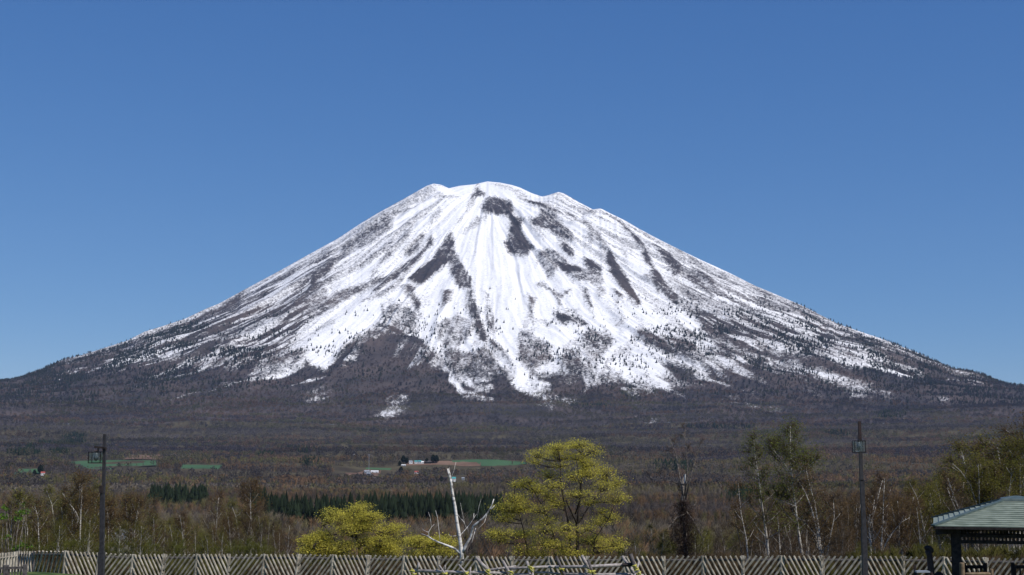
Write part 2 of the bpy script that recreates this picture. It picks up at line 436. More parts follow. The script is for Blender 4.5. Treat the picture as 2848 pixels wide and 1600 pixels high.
# snow-free ground and one painted shaded face on the mountain: outlines as (lateral metres, altitude metres)
def R1(*p): return [(700 + .2813 * u, 480 + .2813 * v) for u, v in p]
def R2(*p): return [(1300 + .2813 * u, 480 + .2813 * v) for u, v in p]
def R4(*p): return [(712 + .2764 * u, 850 + .2764 * v) for u, v in p]
def R5(*p): return [(1424 + .2764 * u, 850 + .2764 * v) for u, v in p]
def RM(*p): return [(556 + .674 * u, 473 + .674 * v) for u, v in p]
def R6(*p): return [(2136 + .2764 * u, 850 + .2764 * v) for u, v in p]
BARE_AND_SHADED = [
 (.66, R1((1700, 300), (1300, 430), (1150, 540), (900, 720), (850, 800), (920, 800), (1050, 760), (1230, 680), (1380, 560), (1400, 440), (1550, 370))),
 (.45, R1((1760, 140), (1500, 290), (1250, 420), (1000, 580), (1100, 560), (1400, 400), (1700, 290), (1820, 190))),
 (.62, R1((1700, 370), (1500, 530), (1380, 640), (1300, 850), (1250, 950), (1180, 1060), (1150, 1080), (1230, 1000), (1330, 780), (1410, 650), (1530, 560), (1690, 420))),
 (.68, R1((1700, 600), (1600, 680), (1500, 780), (1540, 860), (1640, 770), (1700, 680))),
 (.80, R1((1780, 640), (1700, 770), (1500, 930), (1350, 1040), (1150, 1100), (1250, 1110), (1420, 1010), (1600, 880), (1770, 730))),
 (.80, R1((1965, 590), (1930, 640), (1880, 740), (1750, 900), (1540, 1050), (1580, 1110), (1680, 1130), (1760, 1040), (1880, 960), (1940, 900), (1960, 1000), (2000, 1100), (2080, 1160), (2190, 1170), (2140, 1040), (2080, 920), (2000, 780), (1990, 640))),
 (.97, R1((1740, 900), (1900, 830), (1940, 890), (1850, 980), (1680, 1130), (1550, 1060))),  # shadowed face of the spur, its shade painted in as dark ground
 (.55, R1((2200, 180), (2080, 430), (1960, 590), (2000, 560), (2120, 400), (2240, 230))),
 (.55, R1((1850, 230), (1950, 245), (2060, 240), (2060, 255), (1900, 262), (1800, 250))),
 (.55, R1((1860, 360), (1780, 420), (1770, 560), (1800, 500), (1880, 400))),
 (.84, R2((200, 260), (130, 370), (150, 400), (300, 430), (390, 440), (415, 520), (405, 640), (375, 720), (400, 800), (540, 840), (600, 800), (650, 760), (560, 660), (520, 560), (560, 470), (470, 440), (430, 330), (410, 280), (280, 250))),
 (.95, R2((430, 450), (500, 470), (520, 560), (560, 660), (640, 755), (580, 780), (500, 700), (440, 560))),
 (.48, R1((2230, 430), (2060, 600), (2100, 620), (2250, 520), (2330, 440))),
 (.45, R2((600, 440), (690, 440), (740, 560), (760, 650), (690, 620), (620, 540))),
 (.74, R2((720, 360), (700, 440), (620, 480), (660, 540), (740, 560), (860, 620), (960, 690), (1070, 690), (1030, 600), (950, 530), (880, 440), (830, 370))),
 (.97, R2((915, 690), (950, 790), (1040, 850), (1045, 800), (980, 730))),
 (.66, R2((700, 790), (690, 880), (780, 1000), (800, 1060), (850, 1040), (900, 960), (1000, 1020), (1060, 1090), (1180, 1080), (1300, 1140), (1330, 1080), (1320, 960), (1250, 900), (1160, 860), (1200, 930), (1160, 950), (1000, 920), (900, 800), (780, 770))),
 (.95, R2((900, 900), (1000, 930), (1100, 960), (1180, 1000), (1000, 1000), (930, 980))),
 (.93, R2((1160, 850), (1240, 880), (1320, 950), (1320, 990), (1230, 960), (1165, 930))),
 (.60, R2((1180, 510), (1185, 740), (1220, 750), (1250, 640), (1350, 800), (1380, 920), (1440, 900), (1400, 760), (1330, 620), (1230, 520))),
 (.93, R2((1370, 860), (1440, 1040), (1560, 1180), (1690, 1330), (1715, 1310), (1600, 1080), (1490, 920), (1410, 800))),
 (.42, R2((1560, 640), (1530, 760), (1560, 880), (1600, 860), (1590, 660))),
 (.80, R2((1490, 500), (1620, 640), (1720, 760), (1760, 880), (1830, 960), (1820, 1080), (1880, 1180), (1960, 1150), (2080, 1270), (2110, 1280), (1950, 1080), (1860, 960), (1790, 800), (1720, 690), (1560, 540))),
 (.85, R2((1760, 690), (1880, 780), (1990, 930), (2030, 1030), (2160, 1000), (2240, 1110), (2420, 1240), (2440, 1230), (2300, 1090), (2150, 970), (2050, 860), (1900, 740))),
 (.82, R2((2020, 840), (2200, 930), (2340, 1080), (2470, 1190), (2574, 1250), (2574, 1220), (2430, 1090), (2440, 1060), (2300, 980), (2150, 900))),
 (.58, R2((1560, 500), (1750, 600), (1960, 700), (2200, 820), (2574, 1010), (2574, 1080), (2400, 985), (2200, 890), (1960, 750), (1750, 630))),
 (.72, R2((1000, 340), (1200, 400), (1400, 440), (1560, 530), (1500, 470), (1350, 410), (1150, 360))),
 (.72, R2((960, 400), (1080, 440), (1060, 470), (1200, 500), (1250, 560), (1150, 520), (1040, 460))),
 (.88, R2((540, 265), (650, 300), (800, 350), (930, 415), (840, 385), (720, 345), (560, 285))),
 (.44, R2((230, 110), (400, 170), (520, 270), (620, 275), (540, 190), (400, 130))),
 (.70, R2((100, 115), (60, 200), (40, 260), (180, 225), (120, 160))),
 (.40, R2((880, 230), (860, 270), (960, 320), (1000, 310), (950, 260))),
 (.72, R4((1230, 190), (1180, 250), (1000, 290), (900, 320), (750, 480), (800, 540), (900, 520), (1100, 580), (1300, 560), (1360, 450), (1560, 470), (1600, 560), (1600, 600), (1760, 620), (1800, 500), (1700, 400), (1500, 290), (1330, 230), (1300, 190))),
 (.95, R4((1300, 0), (1280, 130), (1330, 200), (1480, 280), (1650, 350), (1790, 490), (1800, 540), (1680, 440), (1480, 330), (1340, 250), (1290, 170), (1270, 60))),
 (.62, R4((1310, 0), (1300, 130), (1420, 250), (1600, 300), (1640, 120), (1560, 40), (1420, 0))),
 (.90, R4((2120, 0), (2180, 180), (2250, 350), (2350, 400), (2350, 340), (2250, 160), (2200, 0))),
 (.85, R1((2120, 1180), (2150, 1400), (2220, 1447), (2235, 1400), (2190, 1190))),
 (.80, R4((2320, 100), (2340, 200), (2400, 310), (2410, 290), (2370, 170))),
 (.62, R4((1800, 240), (1780, 420), (1900, 420), (2100, 340), (2150, 260), (2000, 150), (1880, 140))),
 (.66, R5((100, 260), (50, 400), (60, 540), (200, 660), (280, 640), (400, 560), (390, 420), (260, 330), (180, 260))),
 (.97, R5((460, 110), (430, 150), (520, 170), (650, 195), (570, 115), (500, 92))),
 (.88, R5((1210, 190), (1110, 270), (1090, 310), (1160, 350), (1190, 240), (1440, 290), (1340, 255))),
 (.72, R5((1300, 300), (1500, 310), (1800, 410), (1900, 500), (1750, 560), (1500, 450), (1350, 420))),
 (.72, R5((1950, 250), (2050, 300), (2300, 420), (2480, 440), (2400, 520), (2200, 560), (1900, 470), (2050, 420))),
 (.55, R5((150, 0), (170, 180), (210, 190), (220, 0))),
 (.55, R5((700, 280), (760, 380), (900, 420), (1050, 500), (900, 640), (750, 560), (690, 400))),
 (.88, R2((0, 1000), (20, 1200), (60, 1440), (100, 1440), (70, 1240), (40, 1060))),
 (.75, R2((600, 1230), (600, 1440), (640, 1440), (670, 1250))),
 (.75, R2((700, 1120), (800, 1160), (920, 1210), (1010, 1170), (920, 1260), (890, 1440), (920, 1330), (850, 1190), (740, 1100))),
 (.72, R2((1120, 1150), (1180, 1290), (1220, 1380), (1250, 1420), (1200, 1220), (1180, 1150))),
 (.62, R2((1290, 1140), (1300, 1230), (1370, 1200), (1350, 1150))),
 (.85, R2((1450, 1170), (1490, 1260), (1450, 1300), (1540, 1440), (1560, 1440), (1480, 1290), (1520, 1230))),
 (.75, R1((650, 960), (560, 1130), (640, 1200), (670, 1080), (820, 980), (830, 830), (700, 930))),
 (.62, RM((480, 440), (440, 500), (350, 560), (250, 600), (120, 650), (50, 700), (0, 720), (0, 860), (200, 880), (430, 830), (420, 760), (330, 740), (200, 760), (130, 720), (250, 660), (400, 610), (520, 590), (540, 540), (520, 480))),
 (.66, RM((560, 500), (500, 560), (420, 640), (520, 600), (640, 520), (760, 470), (800, 430), (700, 460), (620, 490))),
 (.74, RM((830, 480), (880, 560), (910, 600), (918, 560), (890, 500), (870, 470))),
 (.74, RM((1010, 505), (1000, 565), (1032, 545), (1042, 500))),
 (.60, RM((930, 700), (960, 725), (1000, 640), (1060, 600), (1100, 620), (1140, 650), (1080, 720), (1000, 740))),
 (.70, RM((1180, 500), (1186, 600), (1218, 695), (1206, 600), (1197, 515))),
 (.66, RM((1000, 740), (980, 800), (1050, 860), (1130, 880), (1280, 890), (1300, 860), (1230, 800), (1180, 730), (1100, 760), (1050, 740))),
 (.90, RM((1190, 715), (1250, 760), (1312, 845), (1302, 800), (1240, 730), (1205, 708))),
 (.72, RM((1500, 740), (1560, 760), (1640, 880), (1560, 870), (1490, 800))),
 (.72, RM((1580, 690), (1600, 740), (1700, 760), (1740, 730), (1690, 690), (1600, 660))),
 (.78, RM((1740, 640), (1780, 640), (1850, 670), (1900, 690), (2000, 700), (2060, 740), (2000, 770), (1880, 740), (1800, 690))),
 (.86, RM((2060, 600), (2100, 640), (2200, 700), (2330, 750), (2480, 790), (2400, 800), (2250, 760), (2100, 700))),
 (.62, RM((1860, 690), (1900, 760), (2000, 800), (2150, 800), (2150, 760), (2000, 750))),
 (.56, RM((2060, 540), (2100, 600), (2250, 650), (2400, 720), (2576, 780), (2576, 720), (2400, 640), (2250, 590), (2150, 550))),
 (.64, RM((815, 260), (740, 330), (640, 400), (590, 440), (700, 385), (785, 320))),
 (.64, RM((885, 205), (830, 285), (770, 335), (715, 420), (790, 355), (855, 290))),
 (.78, RM((960, 285), (900, 345), (850, 395), (780, 445), (700, 500), (725, 505), (825, 445), (905, 380))),
 (.66, RM((875, 395), (800, 470), (740, 510), (680, 540), (760, 525), (845, 460))),
 (.62, RM((560, 350), (430, 440), (330, 500), (420, 475), (525, 400))),
 (.55, RM((600, 300), (480, 380), (400, 430), (520, 372))),
 (.78, RM((1840, 440), (1900, 500), (1960, 560), (2040, 600), (1990, 560), (1930, 500), (1880, 450))),
 (.80, RM((1475, 600), (1490, 640), (1560, 650), (1600, 640), (1540, 605), (1500, 595))),
 (.90, R1((590, 1020), (640, 980), (655, 1080), (620, 1190), (560, 1150))),
]
SNOWPATCH = [
 (.97, RM((470, 690), (440, 780), (520, 820), (580, 740), (700, 650), (765, 560), (745, 545), (640, 640))),
 (.95, RM((1215, 690), (1290, 790), (1300, 860), (1330, 910), (1350, 880), (1300, 780), (1305, 690), (1355, 560), (1330, 540), (1250, 600))),
 (.92, RM((905, 640), (940, 700), (1010, 790), (965, 640), (930, 600))),
 (.92, RM((1690, 560), (1760, 620), (1720, 700), (1650, 790), (1640, 850), (1700, 765), (1780, 700), (1820, 640), (1780, 560))),
 (.92, RM((1430, 640), (1480, 700), (1570, 700), (1560, 640), (1500, 650))),
 (.90, RM((1900, 560), (2000, 640), (2060, 690), (2060, 640), (1980, 570))),
 (.75, R4((1360, 960), (1310, 1050), (1250, 1120), (1400, 1140), (1480, 1060), (1520, 950), (1440, 900))),
 (.55, R4((560, 880), (530, 960), (600, 1000), (700, 900), (680, 820))),
 (.60, R4((500, 500), (480, 560), (660, 640), (760, 560), (800, 510), (660, 470))),
 (.80, R5((0, 650), (110, 850), (180, 880), (330, 930), (560, 1000), (620, 980), (430, 940), (300, 900), (200, 820), (280, 780), (240, 700), (120, 640))),
 (.62, R6((450, 640), (500, 700), (640, 760), (760, 830), (850, 910), (960, 920), (1060, 890), (1060, 800), (920, 770), (700, 700), (560, 650))),
 (.60, R6((1100, 890), (1150, 850), (1220, 880), (1220, 920))),
 (.50, R6((1180, 1100), (1250, 1070), (1340, 1080), (1280, 1120))),
 (.55, R6((1720, 960), (1780, 940), (1810, 970))),
 (.45, R6((1280, 600), (1380, 650), (1560, 700), (1540, 660), (1400, 610))),
 (.45, R5((2100, 970), (2150, 930), (2300, 950), (2450, 1000), (2430, 1040), (2280, 990))),
 (.42, R6((420, 860), (500, 940), (520, 880), (440, 830))),
 (.40, R6((0, 1000), (60, 1120), (110, 1080), (80, 1000))),
]
def on_mountain(px, py):
    """photograph point -> (lateral, altitude) on the mountain face"""
    dx, dy, dz = ray(px, py)
    n = math.hypot(float(dx), float(dy))
    i = int(np.clip(round((math.atan2(float(dx), float(dy)) - PHI[0]) / (PHI[1] - PHI[0])), 0, len(PHI) - 1))
    t = float(dz) / n
    j = min(int(np.searchsorted(TMAX[i], t)), im[i])
    return MX[i, j], MZ[i, j]

def poly_sd(x, y, poly):
    """signed distance, positive inside"""
    P = np.asarray(poly)
    d = np.full(x.shape, 1e18)
    ins = np.zeros(x.shape, bool)
    for (ax, ay), (bx, by) in zip(P, np.roll(P, -1, 0)):
        ex, ey = bx - ax, by - ay
        t = np.clip(((x - ax) * ex + (y - ay) * ey) / (ex * ex + ey * ey + 1e-9), 0, 1)
        d = np.minimum(d, (x - ax - t * ex) ** 2 + (y - ay - t * ey) ** 2)
        c = (ay > y) != (by > y)
        ins ^= c & (x < (bx - ax) * (y - ay) / (by - ay + 1e-12) + ax)
    return np.where(ins, 1, -1) * np.sqrt(d)

fx, fz, fd = MX.ravel(), MZ.ravel(), DD.ravel()
fa = np.arctan2(MX - SX, D - MY).ravel()
frr = np.hypot(MX - SX, MY - D).ravel()
facing = (DD <= DM[:, None] + 40).ravel()
wob = (fbm(fx / 60, fz / 60, 3, 91) - 0.5) * 34 + (fbm(fx / 16, fz / 16, 2, 92) - 0.5) * 16
# how far down the snow lies, along the face
SOLID = [(-200, 760), (300, 800), (500, 800), (640, 800), (800, 850), (900, 905), (1000, 850), (1100, 830), (1200, 880), (1300, 930), (1400, 925), (1500, 890), (1600, 880), (1750, 860), (1900, 820), (2050, 800), (2200, 800), (2400, 800), (3000, 800)]
NONE = [(-200, 1010), (200, 1010), (400, 1020), (600, 1035), (800, 1035), (880, 1030), (960, 985), (1100, 982), (1200, 1005), (1300, 1070), (1400, 1080), (1500, 1100), (1600, 1085), (1750, 1085), (1900, 1060), (2050, 1040), (2200, 1010), (2400, 1000), (2600, 1010), (3000, 1000)]
sl = np.array([on_mountain(*p) for p in SOLID]); nn = np.array([on_mountain(*p) for p in NONE])
o1, o2 = np.argsort(sl[:, 0]), np.argsort(nn[:, 0])
zs, zn = np.interp(fx, sl[o1, 0], sl[o1, 1]), np.interp(fx, nn[o2, 0], nn[o2, 1])
zn = np.minimum(zn, zs - 60)
finger = fbm(fa * 26 + (fbm(fa * 9, frr / 500, 3, 57) - .5) * 4, frr / 900, 5, 56, .6)
cover = (fz + (fbm(fx / 190, fz / 110, 5, 55, .62) - 0.5) * 260 + (finger - 0.5) * 520 - zn + 15) / (zs - zn + 60)
bare = 1 - sstep(-0.16, 0.44, cover)
bare = np.where(bare < 0.06, 0.0, bare)
# thin scrub ribs running straight down
rib = fbm(fa * 34 + (fbm(fa * 7, frr / 600, 2, 8) - .5) * 3, frr / 900, 4, 61)
sidew = sstep(0.35, 0.85, np.abs(fa))
bare = np.maximum(bare, sstep(0.51, 0.66, rib) * (0.15 + 0.36 * sidew) * sstep(120, 420, frr))
rib2 = fbm(fa * 90, frr / 500, 3, 66)
bare = np.maximum(bare, sstep(0.54, 0.70, rib2) * (0.10 + 0.34 * sidew) * sstep(250, 700, frr))
mott = fbm(fx / 80, fz / 55, 5, 77, .6)
bare = np.maximum(bare, sstep(0.53, 0.69, mott) * 0.42 * sstep(1150, 640, fz))
# scrub covered flanks: streaks along the fall line
for flank, lo_d, hi_d in (([(-100, 1090), (0, 1062), (300, 966), (560, 866), (700, 798), (900, 690), (1010, 650), (960, 760), (880, 860), (760, 960), (600, 1010), (300, 1020)], .20, .78), ([(1830, 670), (2050, 772), (2300, 888), (2540, 980), (2848, 1080), (2600, 1040), (2400, 1000), (2050, 950), (1880, 850), (1840, 760)], .13, .68),
                          ([(430, 905), (700, 830), (880, 815), (900, 900), (850, 940), (880, 1000), (700, 1045), (430, 1010)], .42, .92), ([(1880, 850), (2050, 850), (2300, 900), (2450, 980), (2350, 1010), (2050, 985), (1900, 940)], .40, .90),
                          ([(-150, 1100), (0, 1058), (300, 962), (456, 900), (600, 842), (690, 798), (660, 850), (450, 945), (250, 1015), (0, 1100)], .70, .98), ([(2080, 780), (2200, 832), (2500, 955), (2848, 1068), (2848, 1110), (2500, 1015), (2250, 895), (2090, 805)], .62, .96)):
    Pm = np.array([on_mountain(*p) for p in flank])
    sd = poly_sd(fx, fz, Pm)
    st = fbm(fa * 55, frr / 260, 5, 88, .62)
    bare = np.maximum(bare, sstep(-140, 120, sd) * (lo_d + (hi_d - lo_d) * sstep(.40, .60, st)))
wob = wob + (fbm(fa * 95, frr / 170, 4, 93, .6) - 0.5) * 62
mod_ = 0.55 * fbm(fx / 34, fz / 22, 4, 94, .65) + 0.45 * fbm(fa * 70, frr / 120, 4, 95, .6) - 0.12
relief = np.zeros_like(bare)
def paint(shape, dens, soft, mode):
    global bare
    Pm = np.array([on_mountain(*p) for p in shape])
    lo, hi = Pm.min(0) - 60, Pm.max(0) + 60
    s = np.nonzero((fx > lo[0]) & (fx < hi[0]) & (fz > lo[1]) & (fz < hi[1]) & facing)[0]
    if len(s) == 0: return
    sd = poly_sd(fx[s], fz[s], Pm) + wob[s] * 0.55
    wgt = sstep(-soft * 3.2, soft * 1.8, sd)
    if mode:
        relief[s] = np.maximum(relief[s], dens * sstep(-34, 26, sd))
        wgt = wgt * np.clip(0.48 + 1.25 * mod_[s], 0, 1.15) if dens < .92 else wgt
    if mode:
        bare[s] = np.maximum(bare[s], dens * wgt)
    else:
        bare[s] = np.minimum(bare[s], 1 - dens * wgt * (np.clip(0.1 + 1.5 * mod_[s], 0, 1.1) if dens < .9 else 1))
for dens, shape in BARE_AND_SHADED: paint(shape, dens, 9, True)
for dens, shape in SNOWPATCH: paint(shape, dens, 14, False)
bare = np.clip(bare, 0, 1.1)
bare = np.where(bare > 0.55, np.minimum(bare + (bare - 0.55) * 0.60, 1.25), bare)
BAREG = bare.reshape(MZ.shape)
MZ = MZ + (relief * 11.0).reshape(MZ.shape) * sstep(60, 260, DM[:, None] - DD)        # scrub keeps to the ribs that stand out of the snow
woodsy = np.clip(sstep(1150, 700, fz), 0, 1)

ni, nj = MZ.shape
ii, jj = np.meshgrid(np.arange(ni - 1), np.arange(nj - 1), indexing='ij')
b0 = (ii * nj + jj).ravel()
quads = np.stack([b0, b0 + nj, b0 + nj + 1, b0 + 1], 1)

m, N, L, P = new_mat('snow_and_scrub')
def nd(t, **kw):
    n = N.new(t)
    for k, v in kw.items(): n.inputs[k].default_value = v
    return n
at_b = N.new('ShaderNodeAttribute'); at_b.attribute_name = 'bare'
at_w = N.new('ShaderNodeAttribute'); at_w.attribute_name = 'woodsy'
tc = N.new('ShaderNodeTexCoord')
n1 = nd('ShaderNodeTexNoise', Scale=0.075, Detail=7.0, Roughness=0.82)
n2 = nd('ShaderNodeTexNoise', Scale=0.004, Detail=5.0, Roughness=0.6)
n3 = nd('ShaderNodeTexNoise', Scale=0.05, Detail=4.0, Roughness=0.7)
for n in (n1, n2, n3): L.new(tc.outputs['Object'], n.inputs['Vector'])
# threshold: fine clumps of scrub stand out of the snow where bare is high
mr = nd('ShaderNodeMapRange')
mr.inputs['From Min'].default_value = 0.33; mr.inputs['From Max'].default_value = 0.67
L.new(n1.outputs['Fac'], mr.inputs['Value'])
sub = N.new('ShaderNodeMath'); sub.operation = 'SUBTRACT'
L.new(at_b.outputs['Fac'], sub.inputs[0]); L.new(mr.outputs['Result'], sub.inputs[1])
mk = nd('ShaderNodeMapRange')
mk.inputs['From Min'].default_value = -0.30; mk.inputs['From Max'].default_value = 0.36
L.new(sub.outputs[0], mk.inputs['Value'])
scrub = N.new('ShaderNodeValToRGB')
e = scrub.color_ramp.elements
e[0].position, e[0].color = 0.34, (0.022, 0.021, 0.026, 1)
e[1].position, e[1].color = 0.66, (0.070, 0.056, 0.058, 1)
L.new(n3.outputs['Fac'], scrub.inputs['Fac'])
wood = N.new('ShaderNodeValToRGB')
e = wood.color_ramp.elements
e[0].position, e[0].color = 0.36, (0.038, 0.034, 0.037, 1)
e[1].position, e[1].color = 0.64, (0.086, 0.066, 0.061, 1)
L.new(n2.outputs['Fac'], wood.inputs['Fac'])
mxw = N.new('ShaderNodeMix'); mxw.data_type = 'RGBA'
L.new(at_w.outputs['Fac'], mxw.inputs['Factor'])
L.new(scrub.outputs['Color'], mxw.inputs['A']); L.new(wood.outputs['Color'], mxw.inputs['B'])
mxs = N.new('ShaderNodeMix'); mxs.data_type = 'RGBA'
L.new(mk.outputs['Result'], mxs.inputs['Factor'])
mxs.inputs['A'].default_value = (0.83, 0.82, 0.825, 1)
L.new(mxw.outputs['Result'], mxs.inputs['B'])
L.new(mxs.outputs['Result'], P.inputs['Base Color'])
P.inputs['Roughness'].default_value = 0.9
P.inputs['Specular IOR Level'].default_value = 0.1
bp = nd('ShaderNodeBump', Strength=0.5, Distance=6.0)
L.new(n3.outputs['Fac'], bp.inputs['Height'])
L.new(bp.outputs['Normal'], P.inputs['Normal'])
M['mountain'] = m
mo = link('mountain', mesh_np('mountain', np.stack([MX, MY, MZ], -1).reshape(-1, 3), quads, m, True, {'bare': bare, 'woodsy': woodsy}))
tag(mo, 'snow streaked volcanic cone rising above the wooded plain', 'mountain', kind='structure')

# ground sheet: all round the terrace, out to the mountain's foot
gphi = np.radians(np.concatenate([np.arange(-180, -30, 5), np.arange(-30, 30, 0.35), np.arange(30, 180.1, 5)]))
gd = np.concatenate([[1, 10, 25], np.arange(38, 110, 6), np.arange(110, 700, 15), np.arange(700, 2500, 25), np.arange(2500, MD0, 50), [MD0]])
GP, GD = np.meshgrid(gphi, gd, indexing='ij')
GX, GY = GD * np.sin(GP), GD * np.cos(GP)
GZ = land(GX, GY) - 0.02
e_ = GD[0] >= MD0 - 1
GZ[:, e_] = np.where(np.abs(GP[:, e_]) < np.radians(26.9), mount_z(GX[:, e_], GY[:, e_]), GZ[:, e_])
gi, gj = GZ.shape
ii, jj = np.meshgrid(np.arange(gi - 1), np.arange(gj - 1), indexing='ij')
b0 = (ii * gj + jj).ravel()
M['floor'] = noisy('woodland_floor', (0.045, 0.036, 0.026), (0.085, 0.072, 0.045), 0.02, 0.95, spec=0.05)
go = link('ground', mesh_np('ground', np.stack([GX, GY, GZ], -1).reshape(-1, 3), np.stack([b0, b0 + gj, b0 + gj + 1, b0 + 1], 1), M['floor'], True))
tag(go, 'brown woodland floor falling away to the plain', 'ground', kind='structure')
# park lawn on this side of the fence
lx, ly = np.meshgrid(np.linspace(-45, 45, 91), np.linspace(-20, 66, 87), indexing='ij')
lz = near(np.maximum(ly, 0)) + 0.03 + (fbm(lx / 3, ly / 3, 3, 3) - 0.5) * 0.12 + 0.40 * np.exp(-((lx + 20.5) / 2.2) ** 2 - ((ly - 58) / 3.0) ** 2)
b0 = (np.arange(90)[:, None] * 87 + np.arange(86)[None, :]).ravel()
lo_ = link('lawn', mesh_np('lawn', np.stack([lx, ly, lz], -1).reshape(-1, 3), np.stack([b0, b0 + 87, b0 + 88, b0 + 1], 1), M['lawn'], True))
tag(lo_, 'park lawn on the near side of the slatted fence', 'lawn', kind='structure')
# ------------------------------------------------------------------ fence of slanting poles
rng = random.Random(7)
POSTX = [182.5, 276, 370, 456, 548, 638, 736, 830, 927, 1023, 1124, 1221, 1324, 1422, 1526, 1630, 1736, 1846, 1954, 2065, 2172, 2283, 2396, 2511, 2624, 2739, 2855, 2970]
TOPY = np.interp(POSTX, [182, 276, 370, 456, 850, 1130, 1500, 1900, 2200, 2500, 2740, 2970], [1533, 1538, 1543.5, 1542, 1543, 1547, 1549, 1548, 1546.5, 1548, 1552, 1554])
DEPTH = np.interp(POSTX, [182, 2970], [62.0, 54.0])
tops = [at(x, y, d) for x, y, d in zip(POSTX, TOPY, DEPTH)]

def slat_panel(A, B, h, lean, n, r, parent, slat_w=None, rail=True):
    """poles nailed side by side between two posts, all leaning one way; A, B are the top corners"""
    u = (B - A); W = math.hypot(u.x, u.y)
    ud = Vector((u.x / W, u.y / W, 0))
    mb = MB()
    t = math.tan(math.radians(abs(lean)))
    sp = W / n
    sgn = 1 if lean > 0 else -1           # +: the pole runs down to the right
    k0 = -int(h * t / sp) - 1
    for k in range(k0 if sgn > 0 else 0, n if sgn > 0 else n - k0 + 1):
        u0 = (k + 0.5) * sp + rng.uniform(-.012, .012)
        ts = t * rng.uniform(.96, 1.05)
        v0, v1 = 0.0, h
        u_at = lambda v: u0 + sgn * v * ts
        # clip to the panel
        if sgn > 0:
            if u_at(0) < 0.02: v0 = (0.02 - u0) / ts
            if u_at(h) > W - 0.02: v1 = (W - 0.02 - u0) / ts
        else:
            if u_at(0) > W - 0.02: v0 = (u0 - W + 0.02) / ts
            if u_at(h) < 0.02: v1 = (u0 - 0.02) / ts
        if v1 - v0 < 0.12: continue
        jit = rng.uniform(-.012, .02)
        P = []
        for v in (v0 - (jit if v0 == 0 else 0), v1):
            uu = u0 + sgn * v * ts
            top = A.z + (B.z - A.z) * min(max(uu / W, 0), 1)
            P.append(Vector((A.x + ud.x * uu, A.y + ud.y * uu - 0.03, top - v)))
        rr = (slat_w or r) * rng.uniform(.85, 1.12)
        mb.tube(P, [rr, rr], 7)
    return mb.build('slat_panel', M['wood'], parent, False)

fence = empty('fence', (0, 0, 0), 0, 'long weathered fence of poles nailed in alternating slanting panels', 'fence')
for i in range(len(POSTX) - 1):
    A, B = tops[i], tops[i + 1]
    slat_panel(A, B, 1.0, 27 if i % 2 == 0 else -37, 8 if i % 2 == 0 else 7, 0.043, fence)
rl = MB()
rl.tube([t + Vector((0, 0.05, -0.155)) for t in tops], 0.05, 6)
rl.build('rail', M['wood_rail'], fence)  # darker wood than the slats: shade behind them put into the colour
for i, t in enumerate(tops):
    mb = MB()
    lean = -0.10 if i < 12 else 0.02
    foot = Vector((t.x + lean * rng.uniform(.6, 1.2), t.y + .01, gz(t.x, t.y) - 0.15 if gz(t.x, t.y) < t.z - .6 else t.z - 1.2))
    mb.tube([t + Vector((0, 0.01, 0.02)), foot], [0.07, 0.075], 8)
    if i % 2 == 0 or rng.random() < .5:
        mb.tube([t + Vector((0.10, 0.03, 0.0)), foot + Vector((0.06, 0.03, 0))], [0.055, 0.055], 7)
    mb.build('post', M['wood'], fence)

# the short run that turns back at the left end
fl = empty('fence', (0, 0, 0), 0, 'shaded corner stretch of brown fence turning away left of the long fence', 'fence')
c0, c1, c2 = at(182, 1533.5, 62.0), at(94, 1534, 65.5), at(50, 1533, 67.5)
slat_panel(c1, c0, 1.05, -33, 8, 0.043, fl)
slat_panel(c2, c1, 1.05, 17, 6, 0.043, fl)
mb = MB(); mb.tube([c0 + Vector((0, .05, -.15)), c1 + Vector((0, .05, -.15)), c2 + Vector((0, .05, -.15))], 0.045, 6); mb.tube([c0 + Vector((0, .05, -1.0)), c1 + Vector((0, .05, -1.0))], 0.045, 6)
mb.build('rail', M['wood_rail'], fl)
for c in (c1, c2):
    mb = MB(); mb.tube([c + Vector((0, .02, .02)), Vector((c.x, c.y, c.z - 1.3))], 0.06, 8); mb.build('post', M['wood_rail'], fl)
fp = empty('fence', (0, 0, 0), 0, 'pale sunlit panel of upright slats behind the dark railing', 'fence')
p0, p1 = at(-14, 1541, 57.0), at(45, 1534.5, 60.0)
slat_panel(p0, p1, 0.9, -9, 7, 0.05, fp, 0.055)
mb = MB()
for c in (p0, p1):
    mb = MB(); mb.tube([c + Vector((0, .06, 0)), Vector((c.x, c.y + .06, c.z - 1.2))], 0.055, 8); mb.build('post', M['wood'], fp)
mb = MB(); mb.tube([p0 + Vector((0, .06, -.2)), p1 + Vector((0, .06, -.2))], 0.04, 6); mb.build('rail', M['wood'], fp)

# dark wooden railing in the left corner
rr_ = empty('wooden_railing', (0, 0, 0), 0, 'low dark wooden railing with posts in the bottom left corner', 'railing')
a, b = at(-30, 1582, 46), at(74, 1578.5, 46)
mb = MB(); mb.beam(a, b, 0.09, 0.075); mb.build('top_rail', M['wood_rail'], rr_)
mb = MB(); mb.beam(a - Vector((0, 0, .62)), b - Vector((0, 0, .62)), 0.06, 0.08); mb.build('lower_rail', M['wood_rail'], rr_)
for px, w in ((18, .15), (70, .12)):
    p = at(px, 1572 if px < 30 else 1570, 46); mb = MB()
    mb.box((p.x, p.y, p.z / 2), (w, .12, p.z)); mb.build('post', M['wood_rail'], rr_)
sp_ = MB()
for px in range(-22, 70, 8):
    if abs(px - 18) < 6: continue
    p = at(px, 1583, 46.02); sp_.box((p.x, p.y, p.z - .3), (.035, .03, .6))
sp_.build('spindles', M['wood_rail'], rr_)

